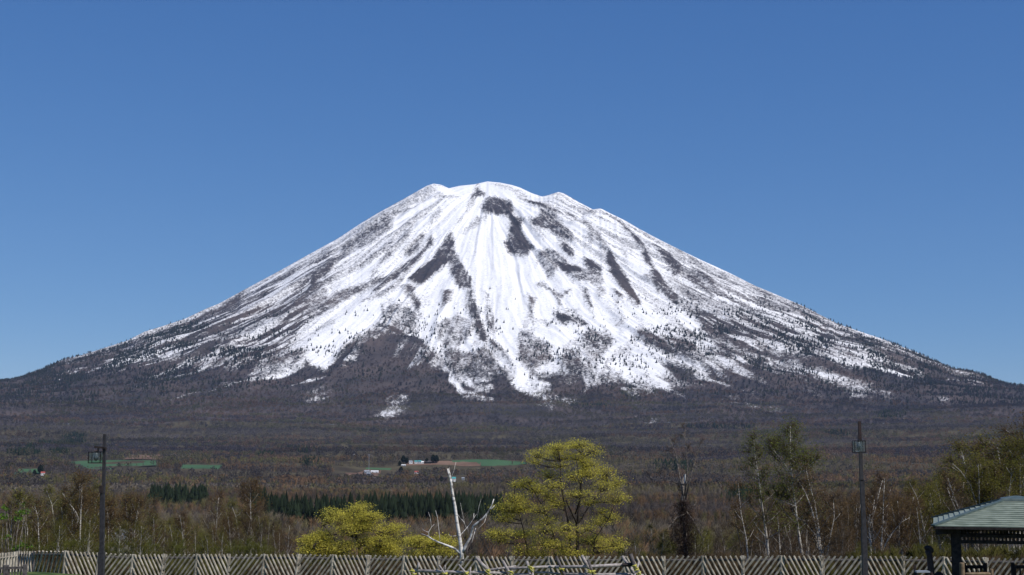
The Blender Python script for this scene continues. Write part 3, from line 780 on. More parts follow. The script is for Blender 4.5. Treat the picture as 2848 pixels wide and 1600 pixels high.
# drying rack of lashed poles in front of the fence
rk = empty('pole_rack', (0, 0, 0), 0, 'rustic rack of bare poles lashed with yellow rope before the fence', 'rack')
YR = 44.0
def rack_pole(a, b, ra, rb, yo=0.0, name='pole'):
    A, B = at(*a, YR + yo), at(*b, YR + yo)
    mb = MB(); mid = (A + B) / 2 + Vector((0, 0, rng.uniform(-.03, .03)))
    mb.tube([A, mid, B], [ra, (ra + rb) / 2, rb], 8); return mb.build(name, M['pole'] if ra < .06 else M['pole'], rk, True)
for a, b, ra, rb, yo in [((1146, 1587), (1408, 1594), .052, .045, 0), ((1352, 1587), (1434, 1575), .045, .028, .1), ((1352, 1589), (1436, 1575.5), .03, .03, .14), ((1410, 1582), (1548, 1576), .042, .045, .1), ((1545, 1577.5), (1756, 1570), .05, .055, .05),
                         ((1420, 1599), (1470, 1598), .04, .04, .2), ((1482, 1593), (1560, 1597), .035, .03, .2), ((1570, 1597), (1780, 1598), .05, .055, .12), ((1640, 1603), (1790, 1601), .05, .05, .25)]:
    rack_pole(a, b, ra, rb, yo)
mb = MB(); A, B = at(1731, 1571.5, YR - .02), at(1759, 1570.5, YR - .02); mb.tube([A, B], .062, 8); mb.build('pole_end', M['wood_dark'], rk)
for a, b, r, yo in [((1324, 1552), (1362, 1590), .055, -.1), ((1275, 1570), (1298, 1597), .035, -.1), ((1221, 1572), (1240, 1600), .03, -.1), ((1398, 1560), (1420, 1598), .05, -.1), ((1466, 1561), (1478, 1612), .045, -.1), ((1547, 1547), (1573, 1605), .045, -.12),
                    ((1618, 1545), (1640, 1585), .055, .05), ((1635, 1557), (1655, 1610), .045, -.1), ((1754, 1541), (1778, 1612), .062, -.12), ((1778, 1562), (1762, 1612), .035, -.15), ((1730, 1547), (1768, 1600), .05, .1), ((1165, 1565), (1160, 1584), .038, -.06), ((1238, 1573), (1237, 1586), .025, -.06), ((1309, 1577), (1308, 1592), .025, -.06), ((1482, 1583), (1481, 1612), .03, .1)]:
    P, Q = at(*a, YR + yo), at(*b, YR + yo)
    d = (Q - P).normalized(); Q = P + d * ((P.z - gz(P.x, P.y) + .05) / max(-d.z, .3))
    if b[1] < 1592: Q = at(*b, YR + yo)
    mb = MB(); mb.tube([P, (P + Q) / 2 + Vector((rng.uniform(-.02, .02), 0, 0)), Q], [r * .9, r, r * 1.05], 8)
    mb.build('upright', M['pole'] if a[0] not in (1547, 1754, 1635) else M['wood_rail'], rk, True)
for px, py in [(1146, 1588), (1151, 1599), (1238, 1595), (1299, 1597), (1358, 1590), (1363, 1600), (1420, 1594), (1474, 1577), (1478, 1584), (1561, 1586), (1640, 1590), (1650, 1591), (1765, 1577), (1770, 1584), (1776, 1596)]:
    p = at(px, py, YR - .12); mb = MB()
    for k in range(4):
        ang = rng.uniform(-.8, .8); dv = Vector((math.cos(ang), 0, math.sin(ang))) * rng.uniform(.05, .09)
        o = Vector((rng.uniform(-.03, .03), -.02 * k, rng.uniform(-.05, .05)))
        mb.tube([p - dv + o, p + o + Vector((0, -.05, .01)), p + dv + o], [.012, .018, .012], 5)
    mb.build('rope_lashing', M['rope'], rk)

# ------------------------------------------------------------------ the two lamp posts
def lantern(parent, c, w, d, h, r):
    """open square lantern: wire frame, four panes, bulb hanging from its socket"""
    fr = MB()
    X, Yv, Zv = Vector((1, 0, 0)), Vector((0, 1, 0)), Vector((0, 0, 1))
    cs = [(-1, -1), (1, -1), (1, 1), (-1, 1)]
    for (a, b), (a2, b2) in zip(cs, cs[1:] + cs[:1]):
        for z in (0, 1):
            fr.beam(c + Vector((a * w / 2, b * d / 2, z * h)), c + Vector((a2 * w / 2, b2 * d / 2, z * h)), r, r)
        fr.beam(c + Vector((a * w / 2, b * d / 2, 0)), c + Vector((a * w / 2, b * d / 2, h)), r, r)
    f = fr.build('lantern_frame', M['iron_shaded'], parent)
    for (a, b), (a2, b2) in zip(cs, cs[1:] + cs[:1]):
        p, q = c + Vector((a, b, 0)) * (w / 2 - r), c + Vector((a2, b2, 0)) * (w / 2 - r)
        p.y, q.y = c.y + b * (d / 2 - r), c.y + b2 * (d / 2 - r)
        mb = MB(); mb.beam(p + Zv * h / 2, q + Zv * h / 2, 0.006, h - 2 * r); mb.build('pane', M['glass'], f)
    mb = MB(); zs_ = [0.0, .04, .10, .17, .22, .25]; rs = [.02, .055, .07, .058, .04, .03]
    mb.tube([c + Vector((0, 0, h * .18 + z)) for z in zs_], rs, 14); mb.build('bulb', M['bulb'], f, True)
    mb = MB(); mb.tube([c + Vector((0, 0, h * .18 + .25)), c + Vector((0, 0, h + .03))], [.03, .035], 10); mb.build('socket', M['iron'], f)
    return f

YL = 42.0
lp = empty('lamp_post', tuple(at(283, 1600, YL).xy) + (0,), 0, 'dark lamp post with a square lantern hung left of its mast', 'lamp post', 'lamp posts along the park fence')
def rel(o, v): return v - o.location
def pole(parent, name, a, b, w, mat):
    mb = MB(); A, B = rel(parent, a), rel(parent, b)
    mb.beam(A, B, w, w, (0, 1, 0)); return mb.build(name, mat, parent)
t1, t2 = at(291.5, 1208, YL), at(287.8, 1372, YL)
pole(lp, 'upper_mast', t1, t2, .088, M['iron'])
m1, m2 = at(285.5, 1351, YL + .02), at(283.2, 1539, YL + .02)
pole(lp, 'lower_mast', m1, m2, .122, M['iron'])
b1 = at(282.6, 1536, YL + .02); b2 = Vector((at(281.5, 1600, YL).x, YL + .02, 0))
pole(lp, 'base_sleeve', b1, b2, .172, M['iron'])
mb = MB(); p = rel(lp, at(282, 1361, YL - .03)); mb.box(p, (.09, .14, .22)); mb.build('clamp', M['wood_dark'], lp)
mb = MB(); mb.beam(rel(lp, at(264, 1243.5, YL - .07)), rel(lp, at(294, 1246, YL - .07)), .16, .062); mb.box(rel(lp, at(291, 1248, YL - .06)), (.10, .16, .06)); mb.build('arm', M['wood_dark'], lp)
mb = MB(); mb.tube([rel(lp, at(273, 1247, YL - .07)), rel(lp, at(273, 1260, YL - .07))], .026, 8); mb.build('hanger', M['iron'], lp)
lc = at(271.5, 1287.5, YL + .1)
lantern(lp, rel(lp, Vector((lc.x, YL - .07, lc.z))), .36, .36, .325, .022)

rp_ = empty('lamp_post', tuple(at(2403, 1600, YL).xy) + (0,), 0, 'rusty tipped lamp post with its lantern on the front, nearer the gazebo', 'lamp post', 'lamp posts along the park fence')
pole(rp_, 'upper_mast', at(2390, 1172, YL), at(2392, 1224, YL), .085, M['iron_rust'])
pole(rp_, 'middle_mast', at(2391.7, 1222, YL), at(2396, 1338, YL), .098, M['iron'])
pole(rp_, 'lower_mast', at(2397, 1335, YL + .01), at(2403, 1470, YL + .01), .118, M['iron'])
pole(rp_, 'base_sleeve', at(2402.6, 1467, YL + .02), Vector((at(2406, 1600, YL).x, YL + .02, 0)), .15, M['iron'])
mb = MB(); mb.box(rel(rp_, at(2390, 1213, YL - .03)), (.115, .12, .03)); mb.box(rel(rp_, at(2390, 1218, YL - .06)), (.085, .10, .07)); mb.build('clamp', M['iron_rust'], rp_)
mb = MB(); mb.beam(rel(rp_, at(2389, 1222, YL)), rel(rp_, at(2389, 1222, YL - .28)), .05, .05); mb.build('arm', M['iron'], rp_)
lc = at(2389, 1258.5, YL - .3)
lantern(rp_, rel(rp_, Vector((lc.x, YL - .3, lc.z))), .32, .32, .345, .018)

# ------------------------------------------------------------------ gazebo at the right edge
GB = math.radians(17)
gu, gv, gw = Vector((math.cos(GB), -math.sin(GB), 0)), Vector((math.sin(GB), math.cos(GB), 0)), Vector((0, 0, 1))
C0 = at(2596, 1464, 43.5)
GWD = 5.25
ctr = C0 + gu * (GWD / 2) + gv * (GWD / 2)
gb = empty('gazebo', (ctr.x, ctr.y, 0), 0, 'open garden pavilion with a green hipped roof and dark posts', 'gazebo')
EZ = C0.z
apexz = at(2825, 1392, ctr.y).z
def gp(a, b, z):
    """gazebo coordinates, -1..1 across the eaves"""
    return rel(gb, Vector((ctr.x, ctr.y, z)) + gu * (a * GWD / 2) + gv * (b * GWD / 2))
roof = MB()
NR = 13
cap = 0.16
for side in range(4):
    for k in range(NR):
        f0, f1 = 1 - (1 - cap) * k / NR, 1 - (1 - cap) * (k + 1) / NR
        z0, z1 = EZ + (apexz - EZ) * (1 - f0) / (1 - cap), EZ + (apexz - EZ) * (1 - f1) / (1 - cap)
        st = 0.030
        def rot(a, b):
            for _ in range(side): a, b = -b, a
            return a, b
        q = [gp(*rot(-f0, -f0), z0), gp(*rot(f0, -f0), z0), gp(*rot(f1, -f1), z1 - .004), gp(*rot(-f1, -f1), z1 - .004)]
        q2 = [v + Vector((0, 0, st)) for v in q[:2]] + [v + Vector((0, 0, .002)) for v in q[2:]]
        roof.add(q + q2, [(4, 5, 6, 7), (0, 1, 5, 4)])
ro = roof.build('roof', M['roof'], gb)
mb = MB()
for s in ((-1, -1), (1, -1), (1, 1), (-1, 1)):
    mb.beam(gp(s[0] * 1.005, s[1] * 1.005, EZ + .03), gp(s[0] * cap, s[1] * cap, apexz + .03), .16, .05)
mb.build('hip_ridge', M['roof_trim'], ro)
mb = MB()
zz = [apexz + .0, apexz + .07, apexz + .15]
for a, f in zip(zz, (cap * 1.25, cap * 1.05, .03)): pass
vv = [gp(s[0] * f, s[1] * f, z) for z, f in zip(zz, (cap * 1.25, cap * 1.15, .03)) for s in ((-1, -1), (1, -1), (1, 1), (-1, 1))]
mb.add(vv, [(i * 4 + j, i * 4 + (j + 1) % 4, i * 4 + 4 + (j + 1) % 4, i * 4 + 4 + j) for i in range(2) for j in range(4)] + [(8, 9, 10, 11)])
mb.build('roof_cap', M['roof_trim'], ro)
mb = MB()
for s, e in (((-1, -1), (1, -1)), ((1, -1), (1, 1)), ((1, 1), (-1, 1)), ((-1, 1), (-1, -1))):
    mb.beam(gp(*[c * .99 for c in s], EZ - .05), gp(*[c * .99 for c in e], EZ - .035), .06, .075)
mb.add([gp(-.97, -.97, EZ - .03), gp(.97, -.97, EZ - .03), gp(.97, .97, EZ - .03), gp(-.97, .97, EZ - .03)], [(3, 2, 1, 0)])
for s in ((-1, -1), (1, -1), (1, 1), (-1, 1)):
    mb.beam(gp(s[0] * .96, s[1] * .96, EZ - .17), gp(s[0] * .5, s[1] * .5, EZ - .12), .14, .18)
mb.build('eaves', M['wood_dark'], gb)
IN = 0.74
def zy(py): return at(2700, py, 44.2).z
for s in ((-1, -1), (1, -1), (1, 1), (-1, 1)):
    mb = MB(); p = gp(s[0] * IN, s[1] * IN, 0)
    h = EZ - .1
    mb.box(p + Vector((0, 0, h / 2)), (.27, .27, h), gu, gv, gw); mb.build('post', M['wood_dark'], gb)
for s, e in (((-1, -1), (1, -1)), ((1, -1), (1, 1)), ((1, 1), (-1, 1)), ((-1, 1), (-1, -1))):
    mb = MB()
    A = lambda z: gp(s[0] * IN, s[1] * IN, z)
    Bf = lambda z: gp(e[0] * IN, e[1] * IN, z)
    mb.beam(A(zy(1467)), Bf(zy(1467)), .14, .10)
    mb.beam(A(zy(1488.5)), Bf(zy(1488.5)), .13, .085)
    mb.beam(A(zy(1505)), Bf(zy(1505)), .13, .10)
    n = 34
    for k in range(1, n):
        f = k / n
        a0, a1 = A(zy(1469)).lerp(Bf(zy(1469)), f), A(zy(1505)).lerp(Bf(zy(1505)), f)
        mb.beam(a0, a1, .055, .03, gv)
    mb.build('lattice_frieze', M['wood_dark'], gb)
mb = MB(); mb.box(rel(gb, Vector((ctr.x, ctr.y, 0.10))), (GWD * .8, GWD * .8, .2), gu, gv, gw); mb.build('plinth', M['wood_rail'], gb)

# benches and table under the roof
def bench(px0, px1, Yb, label, slats):
    A, B = at(px0, 1577, Yb), at(px1, 1577, Yb)
    o = empty('bench', (A.x, A.y, 0.2), 0, label, 'bench', 'benches inside the gazebo')
    A, B = rel(o, A), rel(o, B)
    mb = MB(); mb.beam(A, B, .07, .11); mb.build('back_rail', M['wood_dark'], o)
    mb = MB()
    n = slats
    for k in range(n + 1):
        p = A.lerp(B, k / n)
        if k % 2: mb.box((p.x, p.y, p.z - .32), (.05, .03, .6))
    mb.build('back_slats', M['wood_dark'], o)
    mb = MB(); mb.box(((A.x + B.x) / 2, A.y - .25, .42), (B.x - A.x, .5, .05)); mb.build('seat', M['wood_dark'], o)
    for p in (A, B):
        mb = MB(); mb.box((p.x, p.y, (p.z + .13) / 2), (.10, .10, p.z + .13)); mb.build('leg', M['wood_dark'], o)
        mb = MB(); mb.box((p.x, p.y - .45, .2), (.08, .08, .4)); mb.build('leg', M['wood_dark'], o)
    return o
bench(2682, 2740, 46.8, 'dark slatted bench back close beside the left gazebo post', 9)
bench(2817, 2890, 46.2, 'dark slatted bench running off the right edge of the picture', 11)
def stake(px, py, w, Ys, label):
    p = at(px, py, Ys); o = empty('log_post', (p.x, p.y, gz(p.x, p.y)), 0, label, 'log post', 'tan log posts by the gazebo')
    h = p.z - o.location.z
    mb = MB(); mb.tube([(0, 0, 0), (0, 0, h - .03), (0, 0, h)], [w / 2, w / 2, w * .4], 12); mb.build('shaft', M['wood_tan'], o)
    return o
stake(2675, 1565, .16, 42.6, 'tan round log standing against the left gazebo post')
stake(2757, 1583, .12, 42.6, 'short brown log at the right end of the tan rail')
mb = MB(); mb.tube([at(2682, 1598, 42.6), at(2700, 1597, 42.6), at(2758, 1596, 42.6)], .05, 8)
tag(mb.build('log_rail', M['wood_tan'], None, True), 'tan log rail lying between the two log posts', 'rail')

# dark carved post with a hooked head and the small grill table beside it
cp_ = at(2583, 1600, 44); cp_ = empty('carved_post', (cp_.x, 44, 0), 0, 'dark leaning post with a thick hooked head before the fence', 'post')
mb = MB()
pts = [rel(cp_, at(x, y, 44)) for x, y in ((2590, 1640), (2590, 1600), (2588, 1570), (2585, 1545), (2581, 1530))]
pts[0].z = 0
mb.tube(pts, [.115, .11, .10, .09, .10], 10); mb.build('shaft', M['iron_rust'], cp_, True)
mb = MB()
pts = [rel(cp_, at(x, y, 44)) for x, y in ((2571, 1524), (2576, 1524), (2584, 1527), (2591, 1533), (2594, 1537))]
mb.tube(pts, [.04, .085, .11, .09, .045], 10); mb.build('head', M['wood_dark'], cp_, True)
tb = at(2564, 1590, 43.8)
to = empty('side_table', (tb.x, tb.y, 0), 0, 'small dark table with a grey blue top left of the hooked post', 'table')
mb = MB(); mb.box((0, 0, tb.z), (.42, .35, .045)); mb.build('table_top', M['grey_sheet'], to)
for sx in (-1, 1):
    mb = MB(); mb.box((sx * .17, 0, tb.z / 2 - .02), (.05, .3, tb.z - .05)); mb.build('leg', M['wood_dark'], to)
mb = MB(); p = rel(to, at(2547, 1572, 43.8)); mb.box((p.x, 0.1, (p.z) / 2), (.07, .06, p.z)); mb.build('upright', M['wood_dark'], to)
kn = at(2611, 1598, 44.2)
ko = empty('bollard', (kn.x, kn.y, 0), 0, 'black round headed bollard right of the hooked post', 'bollard')
mb = MB(); mb.tube([(0, 0, 0), (0, 0, kn.z - .12)], .07, 10); mb.build('shaft', M['wood_dark'], ko)
mb = MB(); mb.tube([(0, 0, kn.z - .14), (0, 0, kn.z - .08), (0, 0, kn.z + .02), (0, 0, kn.z + .09)], [.06, .14, .14, .05], 12); mb.build('knob', M['wood_dark'], ko, True)
# ------------------------------------------------------------------ trees near the fence
def rot_to(d):
    d = np.asarray(d, float); d = d / np.linalg.norm(d)
    a = np.cross(d, [0.3, 0.2, 0.93])
    if np.linalg.norm(a) < .05: a = np.cross(d, [1, 0, 0])
    a /= np.linalg.norm(a)
    return d, a, np.cross(d, a)

def slivers(P, Q, w, R):
    """thin three sided twigs from P to Q (n,3)"""
    n = len(P)
    d = Q - P
    a = np.cross(d, R.normal(size=(n, 3)))
    a /= np.linalg.norm(a, axis=1, keepdims=True) + 1e-9
    b = np.cross(d, a); b /= np.linalg.norm(b, axis=1, keepdims=True) + 1e-9
    w = np.broadcast_to(np.asarray(w, float).reshape(-1, 1), (n, 1))
    c1, c2, c3 = P + a * w, P - a * w * .5 + b * w * .87, P - a * w * .5 - b * w * .87
    V = np.stack([c1, c2, c3, Q], 1).reshape(-1, 3)
    i = np.arange(n)[:, None] * 4
    Fc = np.concatenate([i + [0, 1, 3], i + [1, 2, 3], i + [2, 0, 3]], 0)
    return V, Fc

def leaves(C, size, R, flat=0.0):
    """one small folded leaf pair (two triangles) at every C"""
    n = len(C)
    u = R.normal(size=(n, 3)); u[:, 2] *= (1 - flat)
    u /= np.linalg.norm(u, axis=1, keepdims=True)
    v = np.cross(u, R.normal(size=(n, 3))); v[:, 2] *= (1 - flat)
    v /= np.linalg.norm(v, axis=1, keepdims=True) + 1e-9
    s = (size * R.uniform(.6, 1.35, n))[:, None]
    V = np.stack([C - u * s, C + v * s * .8, C + u * s, C - v * s * .8 + np.array([0, 0, .3]) * s], 1).reshape(-1, 3)
    i = np.arange(n)[:, None] * 4
    return V, np.concatenate([i + [0, 1, 2], i + [0, 2, 3]], 0)

def crown_mesh(name, tw, lf, tw_col, lf_cols, R):
    """twigs and leaves as one crown mesh, coloured leaf by leaf"""
    Vs, Fs, Cs, n = [], [], [], 0
    if tw is not None and len(tw[0]):
        V, Fc = slivers(*tw, R); Vs.append(V); Fs.append(Fc); n = len(V)
        c = np.asarray(tw_col)[None, :] * R.uniform(.7, 1.35, (len(V) // 4, 1)); Cs.append(np.repeat(c, 4, 0))
    if lf is not None and len(lf[0]):
        V, Fc = leaves(lf[0], lf[1], R, lf[2]); Vs.append(V); Fs.append(Fc + n)
        k = R.random((len(V) // 4, 1)); lc = np.asarray(lf_cols)
        c = (lc[0] * (1 - k) + lc[1] * k) * R.uniform(.75, 1.3, (len(V) // 4, 1)); Cs.append(np.repeat(c, 4, 0))
    return mesh_np(name, np.concatenate(Vs), np.concatenate(Fs), M['leaf'], False, None, {'tint': np.concatenate(Cs)})

def grow(trunks, R, n_limb=12, limb=.32, up=.75, start=.3, n_sub=7, n_twig=7, twig=.09, droop=0.0, rmin=.010, H=None):
    """limbs, side branches and twigs along the given trunk lines; returns wood MB, twig starts, twig ends"""
    mb = MB(); TP, TQ = [], []
    for pts, r0, r1 in trunks:
        pts = np.asarray(pts, float)
        seg = np.linalg.norm(np.diff(pts, axis=0), axis=1); cum = np.concatenate([[0], np.cumsum(seg)]); Ltot = cum[-1]
        Hh = H or Ltot
        mb.tube([tuple(p) for p in pts], list(r0 + (r1 - r0) * cum / Ltot), 7)
        pt = lambda f: np.array([np.interp(f * Ltot, cum, pts[:, k]) for k in range(3)])
        ang = R.uniform(0, 6.28)
        part_ = min(1.0, Ltot / Hh * 1.15)
        nl_ = max(3, int(n_limb * part_))
        for k in range(nl_):
            f = start + (1 - start) * (k + R.uniform(.1, .9)) / nl_
            ang += 2.4 + R.uniform(-.5, .5)
            p = pt(min(f, .99))
            Ll = Hh * limb * (.45 + .55 * part_) * (1.08 - f) ** .55 * R.uniform(.6, 1.3)
            el = up + R.uniform(-.2, .2)
            d = np.array([math.cos(ang) * math.cos(el), math.sin(ang) * math.cos(el), math.sin(el)])
            bend = np.array([0, 0, 1.0]) * (.25 - droop)
            q1 = p + d * Ll * .5; q2 = p + d * Ll * .95 + bend * Ll * .35
            rl_ = max((r0 + (r1 - r0) * f) * .45, rmin * 1.6)
            mb.tube([tuple(p), tuple(q1), tuple(q2)], [rl_, rl_ * .65, rmin], 5)
            for j in range(n_sub):
                g = .25 + .75 * (j + R.random()) / n_sub
                b0 = p + (q1 - p) * min(g / .5, 1) if g < .5 else q1 + (q2 - q1) * (g - .5) / .5
                dd = d + R.normal(size=3) * .55 + np.array([0, 0, .25 - droop])
                dd /= np.linalg.norm(dd)
                Ls = Ll * .42 * (1.15 - g * .6) * R.uniform(.6, 1.2)
                b1 = b0 + dd * Ls
                TP.append(b0[None]); TQ.append(b1[None])
                tt = R.uniform(.15, 1, n_twig)[:, None]
                s0 = b0 + (b1 - b0) * tt
                td = dd + R.normal(size=(n_twig, 3)) * .75 + np.array([0, 0, .15 - droop * 1.4])
                td /= np.linalg.norm(td, axis=1, keepdims=True)
                TP.append(s0); TQ.append(s0 + td * Hh * twig * R.uniform(.5, 1.3, (n_twig, 1)))
    return mb, np.concatenate(TP), np.concatenate(TQ)

def wobble_line(R, H, lean=.05, n=7, wob=.02):
    z = np.linspace(0, H, n)
    a = R.uniform(0, 6.28)
    x = np.cumsum(R.normal(size=n)) * wob * H / n ** .5 + math.cos(a) * lean * z
    y = np.cumsum(R.normal(size=n)) * wob * H / n ** .5 + math.sin(a) * lean * z
    x -= x[0]; y -= y[0]
    return np.stack([x, y, z], 1)

OLIVE = ((.125, .122, .024), (.205, .192, .040))
RUST = ((.115, .078, .034), (.175, .115, .050))
BROWN = ((.090, .068, .042), (.135, .10, .062))
YELLOW = ((.38, .335, .055), (.64, .570, .105))
GREEN = ((.105, .125, .025), (.190, .205, .045))
def twig_leaves(TP, TQ, R, per, spread):
    n = len(TP)
    t = R.uniform(.35, 1.05, (n, per, 1))
    return ((TP[:, None] + (TQ - TP)[:, None] * t) + R.normal(size=(n, per, 3)) * spread).reshape(-1, 3)

protos = {}
def proto(kind, k):
    """unlinked pattern meshes (10 m tall) for the thicket trees"""
    key = (kind, k)
    if key in protos: return protos[key]
    R = np.random.default_rng(sum(map(ord, kind)) * 17 + k)
    Hh = 10.0
    if kind == 'olive_birch':
        ns, bark, per, lc, tc_ = 1 + k % 2, 'bark_birch', 5, OLIVE, (.075, .060, .035)
    elif kind == 'rust_birch':
        ns, bark, per, lc, tc_ = 1 + (k + 1) % 3, 'bark_birch', 4, RUST, (.085, .055, .038)
    elif kind == 'bare_birch':
        ns, bark, per, lc, tc_ = 2 + k % 3, 'bark_birch', 1, BROWN, (.10, .08, .065)
    elif kind == 'brown_alder':
        ns, bark, per, lc, tc_ = 1 + k % 2, 'bark_grey', 4, BROWN, (.070, .052, .038)
    else:                                             # young thicket
        ns, bark, per, lc, tc_ = 4, 'bark_grey', 7, ((.10, .108, .022), (.175, .178, .036)), (.07, .064, .035)
    trunks = []
    for s in range(ns):
        ln = wobble_line(R, Hh * R.uniform(.82, 1) * (.96 if kind != 'thicket' else R.uniform(.7, .95)), (.04 if ns == 1 else R.uniform(.1, .24)), 8, .035)
        trunks.append((ln, .125 if ns < 3 else .085, .022))
    nl = {1: 16, 2: 12, 3: 9, 4: 8}[min(ns, 4)]
    mb, TP, TQ = grow(trunks, R, n_limb=nl, limb=.30 if ns == 1 else .24, up=.80 if kind != 'brown_alder' else .6, start=.28 if kind != 'thicket' else .12, n_sub=7, n_twig=7, twig=.075, H=Hh)
    if kind == 'rust_birch' and k == 1: bark = 'bark_grey'
    wood = mb.mesh('trunk', M[bark], True)
    lf = twig_leaves(TP, TQ, R, per + 1 + (kind == 'thicket') * 3, .24)
    protos[key] = (wood, crown_mesh('crown', (TP, TQ, .011), (lf, .036, .2), tc_, lc, R))
    return protos[key]

def plant(kind, k, x, y, H, rz, name, label, cat, group, wide=1.0):
    z = gz(x, y) - .1
    w, c = proto(kind, k)
    o = empty(name, (x, y, z), rz, label, cat, group)
    s = H / 10.0
    o.scale = (s * wide, s * wide, s)
    link('trunk', w, o); link('crown', c, o)
    return o

def px_tree(name, label, cat, Yt, stems, R, crown, bark, group=None, depth=1.2, **kw):
    """a tree whose stems are traced as (pixel, pixel) lines at its distance; depth bends them out of the picture plane"""
    base = at(stems[0][0][0][0], stems[0][0][0][1], Yt)
    zb = gz(base.x, Yt) - .1
    o = empty(name, (base.x, Yt, zb), 0, label, cat, group)
    trunks = []
    for si, (line, r0, r1) in enumerate(stems):
        P = [np.array(at(px, py, Yt)) for px, py in line]
        dy = R.uniform(-1, 1) * depth
        h0, h1 = P[0][2], P[-1][2]
        P = [p + np.array([0, dy * ((p[2] - h0) / (h1 - h0 + 1e-6)) ** 1.3, 0]) for p in P]
        if si == 0 or line[0][1] > 1520:
            P = [np.array([P[0][0] + (P[0][0] - P[1][0]) * .1, P[0][1], zb])] + P
        trunks.append((np.array(P) - np.array(o.location), r0, r1))
    mb, TP, TQ = grow(trunks, R, **kw)
    mb.build('trunk', M[bark], o, True)
    cr = crown(TP, TQ, R)
    link('crown', cr, o)
    return o

def std_crown(per, size, lc, tc_, w=.011, spread=.24, flat=.2):
    return lambda TP, TQ, R: crown_mesh('crown', (TP, TQ, w), (twig_leaves(TP, TQ, R, per, spread), size, flat) if per else None, tc_, lc, R)

# --- the two flowering maples, crowns laid out clump by clump
def maple(name, label, Yt, clumps, limbs, seed, group, dens=1.0):
    R = np.random.default_rng(seed)
    base = at(limbs[0][0][0][0], limbs[0][0][0][1], Yt)
    zb = gz(base.x, Yt) - .1
    o = empty(name, (base.x, Yt, zb), 0, label, 'maple', group)
    off = np.array(o.location)
    mb = MB(); nodes = []
    for i, (line, r0, r1) in enumerate(limbs):
        P = [np.array(at(px, py, Yt)) - off for px, py in line]
        dy = 0 if i == 0 else R.uniform(-1.6, 1.6)
        P = [p + np.array([0, dy * k / max(len(P) - 1, 1), 0]) for k, p in enumerate(P)]
        if line[0][1] > 1520: P = [np.array([P[0][0], P[0][1], 0.0])] + P
        rs = np.linspace(r0, r1, len(P))
        mb.tube([tuple(p) for p in P], list(rs), 7)
        for a, b in zip(P[:-1], P[1:]):
            for t in np.linspace(0, 1, 5): nodes.append(a + (b - a) * t)
    nodes = np.array(nodes)
    m2 = Yt / F
    cl0 = np.array(clumps)
    for _ in range(int(len(clumps) * .6)):               # smaller sprays between the main ones
        q = cl0[R.integers(len(cl0))]
        clumps = clumps + [(q[0] + R.normal() * q[2] * .55, q[1] + R.normal() * q[3] * .7 + 3, q[2] * R.uniform(.4, .75), q[3] * R.uniform(.5, .9))]
    TP, TQ, LF = [], [], []
    for cx, cy, rx, ry in clumps:
        reps = 2
        for rep in range(reps):
            dyy = R.uniform(-1, 1) * min(2.4, 26 * m2 + rx * m2) * (1 if rep else .6)
            c = np.array(at(cx + R.uniform(-.2, .2) * rx, cy + R.uniform(-.25, .25) * ry, Yt)) - off + np.array([0, dyy, 0])
            dist = np.linalg.norm((nodes - c) * np.array([1, .6, 1.15]), axis=1) + np.maximum(nodes[:, 2] - c[2] + .25, 0) * 2
            nd_ = nodes[int(np.argmin(dist))]
            midp = nd_ + (c - nd_) * .55 + np.array([0, 0, -.10 * np.linalg.norm(c - nd_)])
            mb.tube([tuple(nd_), tuple(midp), tuple(c - np.array([0, 0, ry * m2 * .5]))], [.035, .025, .012], 5)
            ax = np.array([rx * m2, (rx * .8) * m2, ry * m2])
            n = int(21 * dens * (rx * ry / 500) + 10)
            q = R.normal(size=(n, 3)); q /= np.linalg.norm(q, axis=1, keepdims=True)
            q *= R.uniform(.35, 1.02, (n, 1)) ** .6
            tips = c + q * ax
            org = c + (q * ax) * .15 - np.array([0, 0, ry * m2 * .55])
            TP.append(org); TQ.append(tips)
            for kk in range(13):
                LF.append(tips + R.normal(size=(n, 3)) * np.array([.21, .21, .085]) * (1 + .3 * kk / 13))
    mb.build('trunk', M['bark_dark'], o, True)
    TP, TQ, LF = np.concatenate(TP), np.concatenate(TQ), np.concatenate(LF)
    link('crown', crown_mesh('crown', (TP, TQ, .012), (LF, .032, .40), (.075, .062, .040), YELLOW, R), o)
    return o
CL_A = [(1493, 1264, 36, 15), (1546, 1244, 42, 14), (1609, 1236, 44, 14), (1648, 1253, 30, 14), (1568, 1269, 42, 13), (1609, 1272, 36, 13), (1557, 1291, 36, 11), (1490, 1283, 22, 8), (1642, 1291, 26, 13), (1526, 1322, 32, 18), (1593, 1324, 34, 16), (1631, 1313, 34, 18), (1687, 1316, 32, 22),
        (1465, 1338, 26, 13), (1488, 1360, 26, 15), (1540, 1347, 34, 14), (1615, 1371, 50, 14), (1676, 1355, 34, 18), (1712, 1388, 34, 22), (1532, 1377, 28, 13), (1429, 1385, 36, 18), (1416, 1413, 40, 17), (1454, 1410, 34, 15), (1499, 1418, 36, 15), (1399, 1443, 32, 14), (1512, 1446, 34, 15), (1692, 1438, 36, 18), (1664, 1449, 28, 15),
        (1402, 1479, 36, 13), (1443, 1487, 42, 13), (1518, 1476, 42, 15), (1570, 1465, 34, 15), (1510, 1507, 40, 14), (1554, 1518, 42, 15), (1394, 1501, 28, 13), (1642, 1501, 42, 18), (1703, 1507, 36, 15), (1656, 1532, 42, 15), (1449, 1529, 40, 15), (1715, 1340, 22, 16), (1730, 1520, 20, 10), (1500, 1538, 46, 12), (1590, 1540, 50, 12), (1560, 1400, 22, 10), (1640, 1400, 24, 12)]
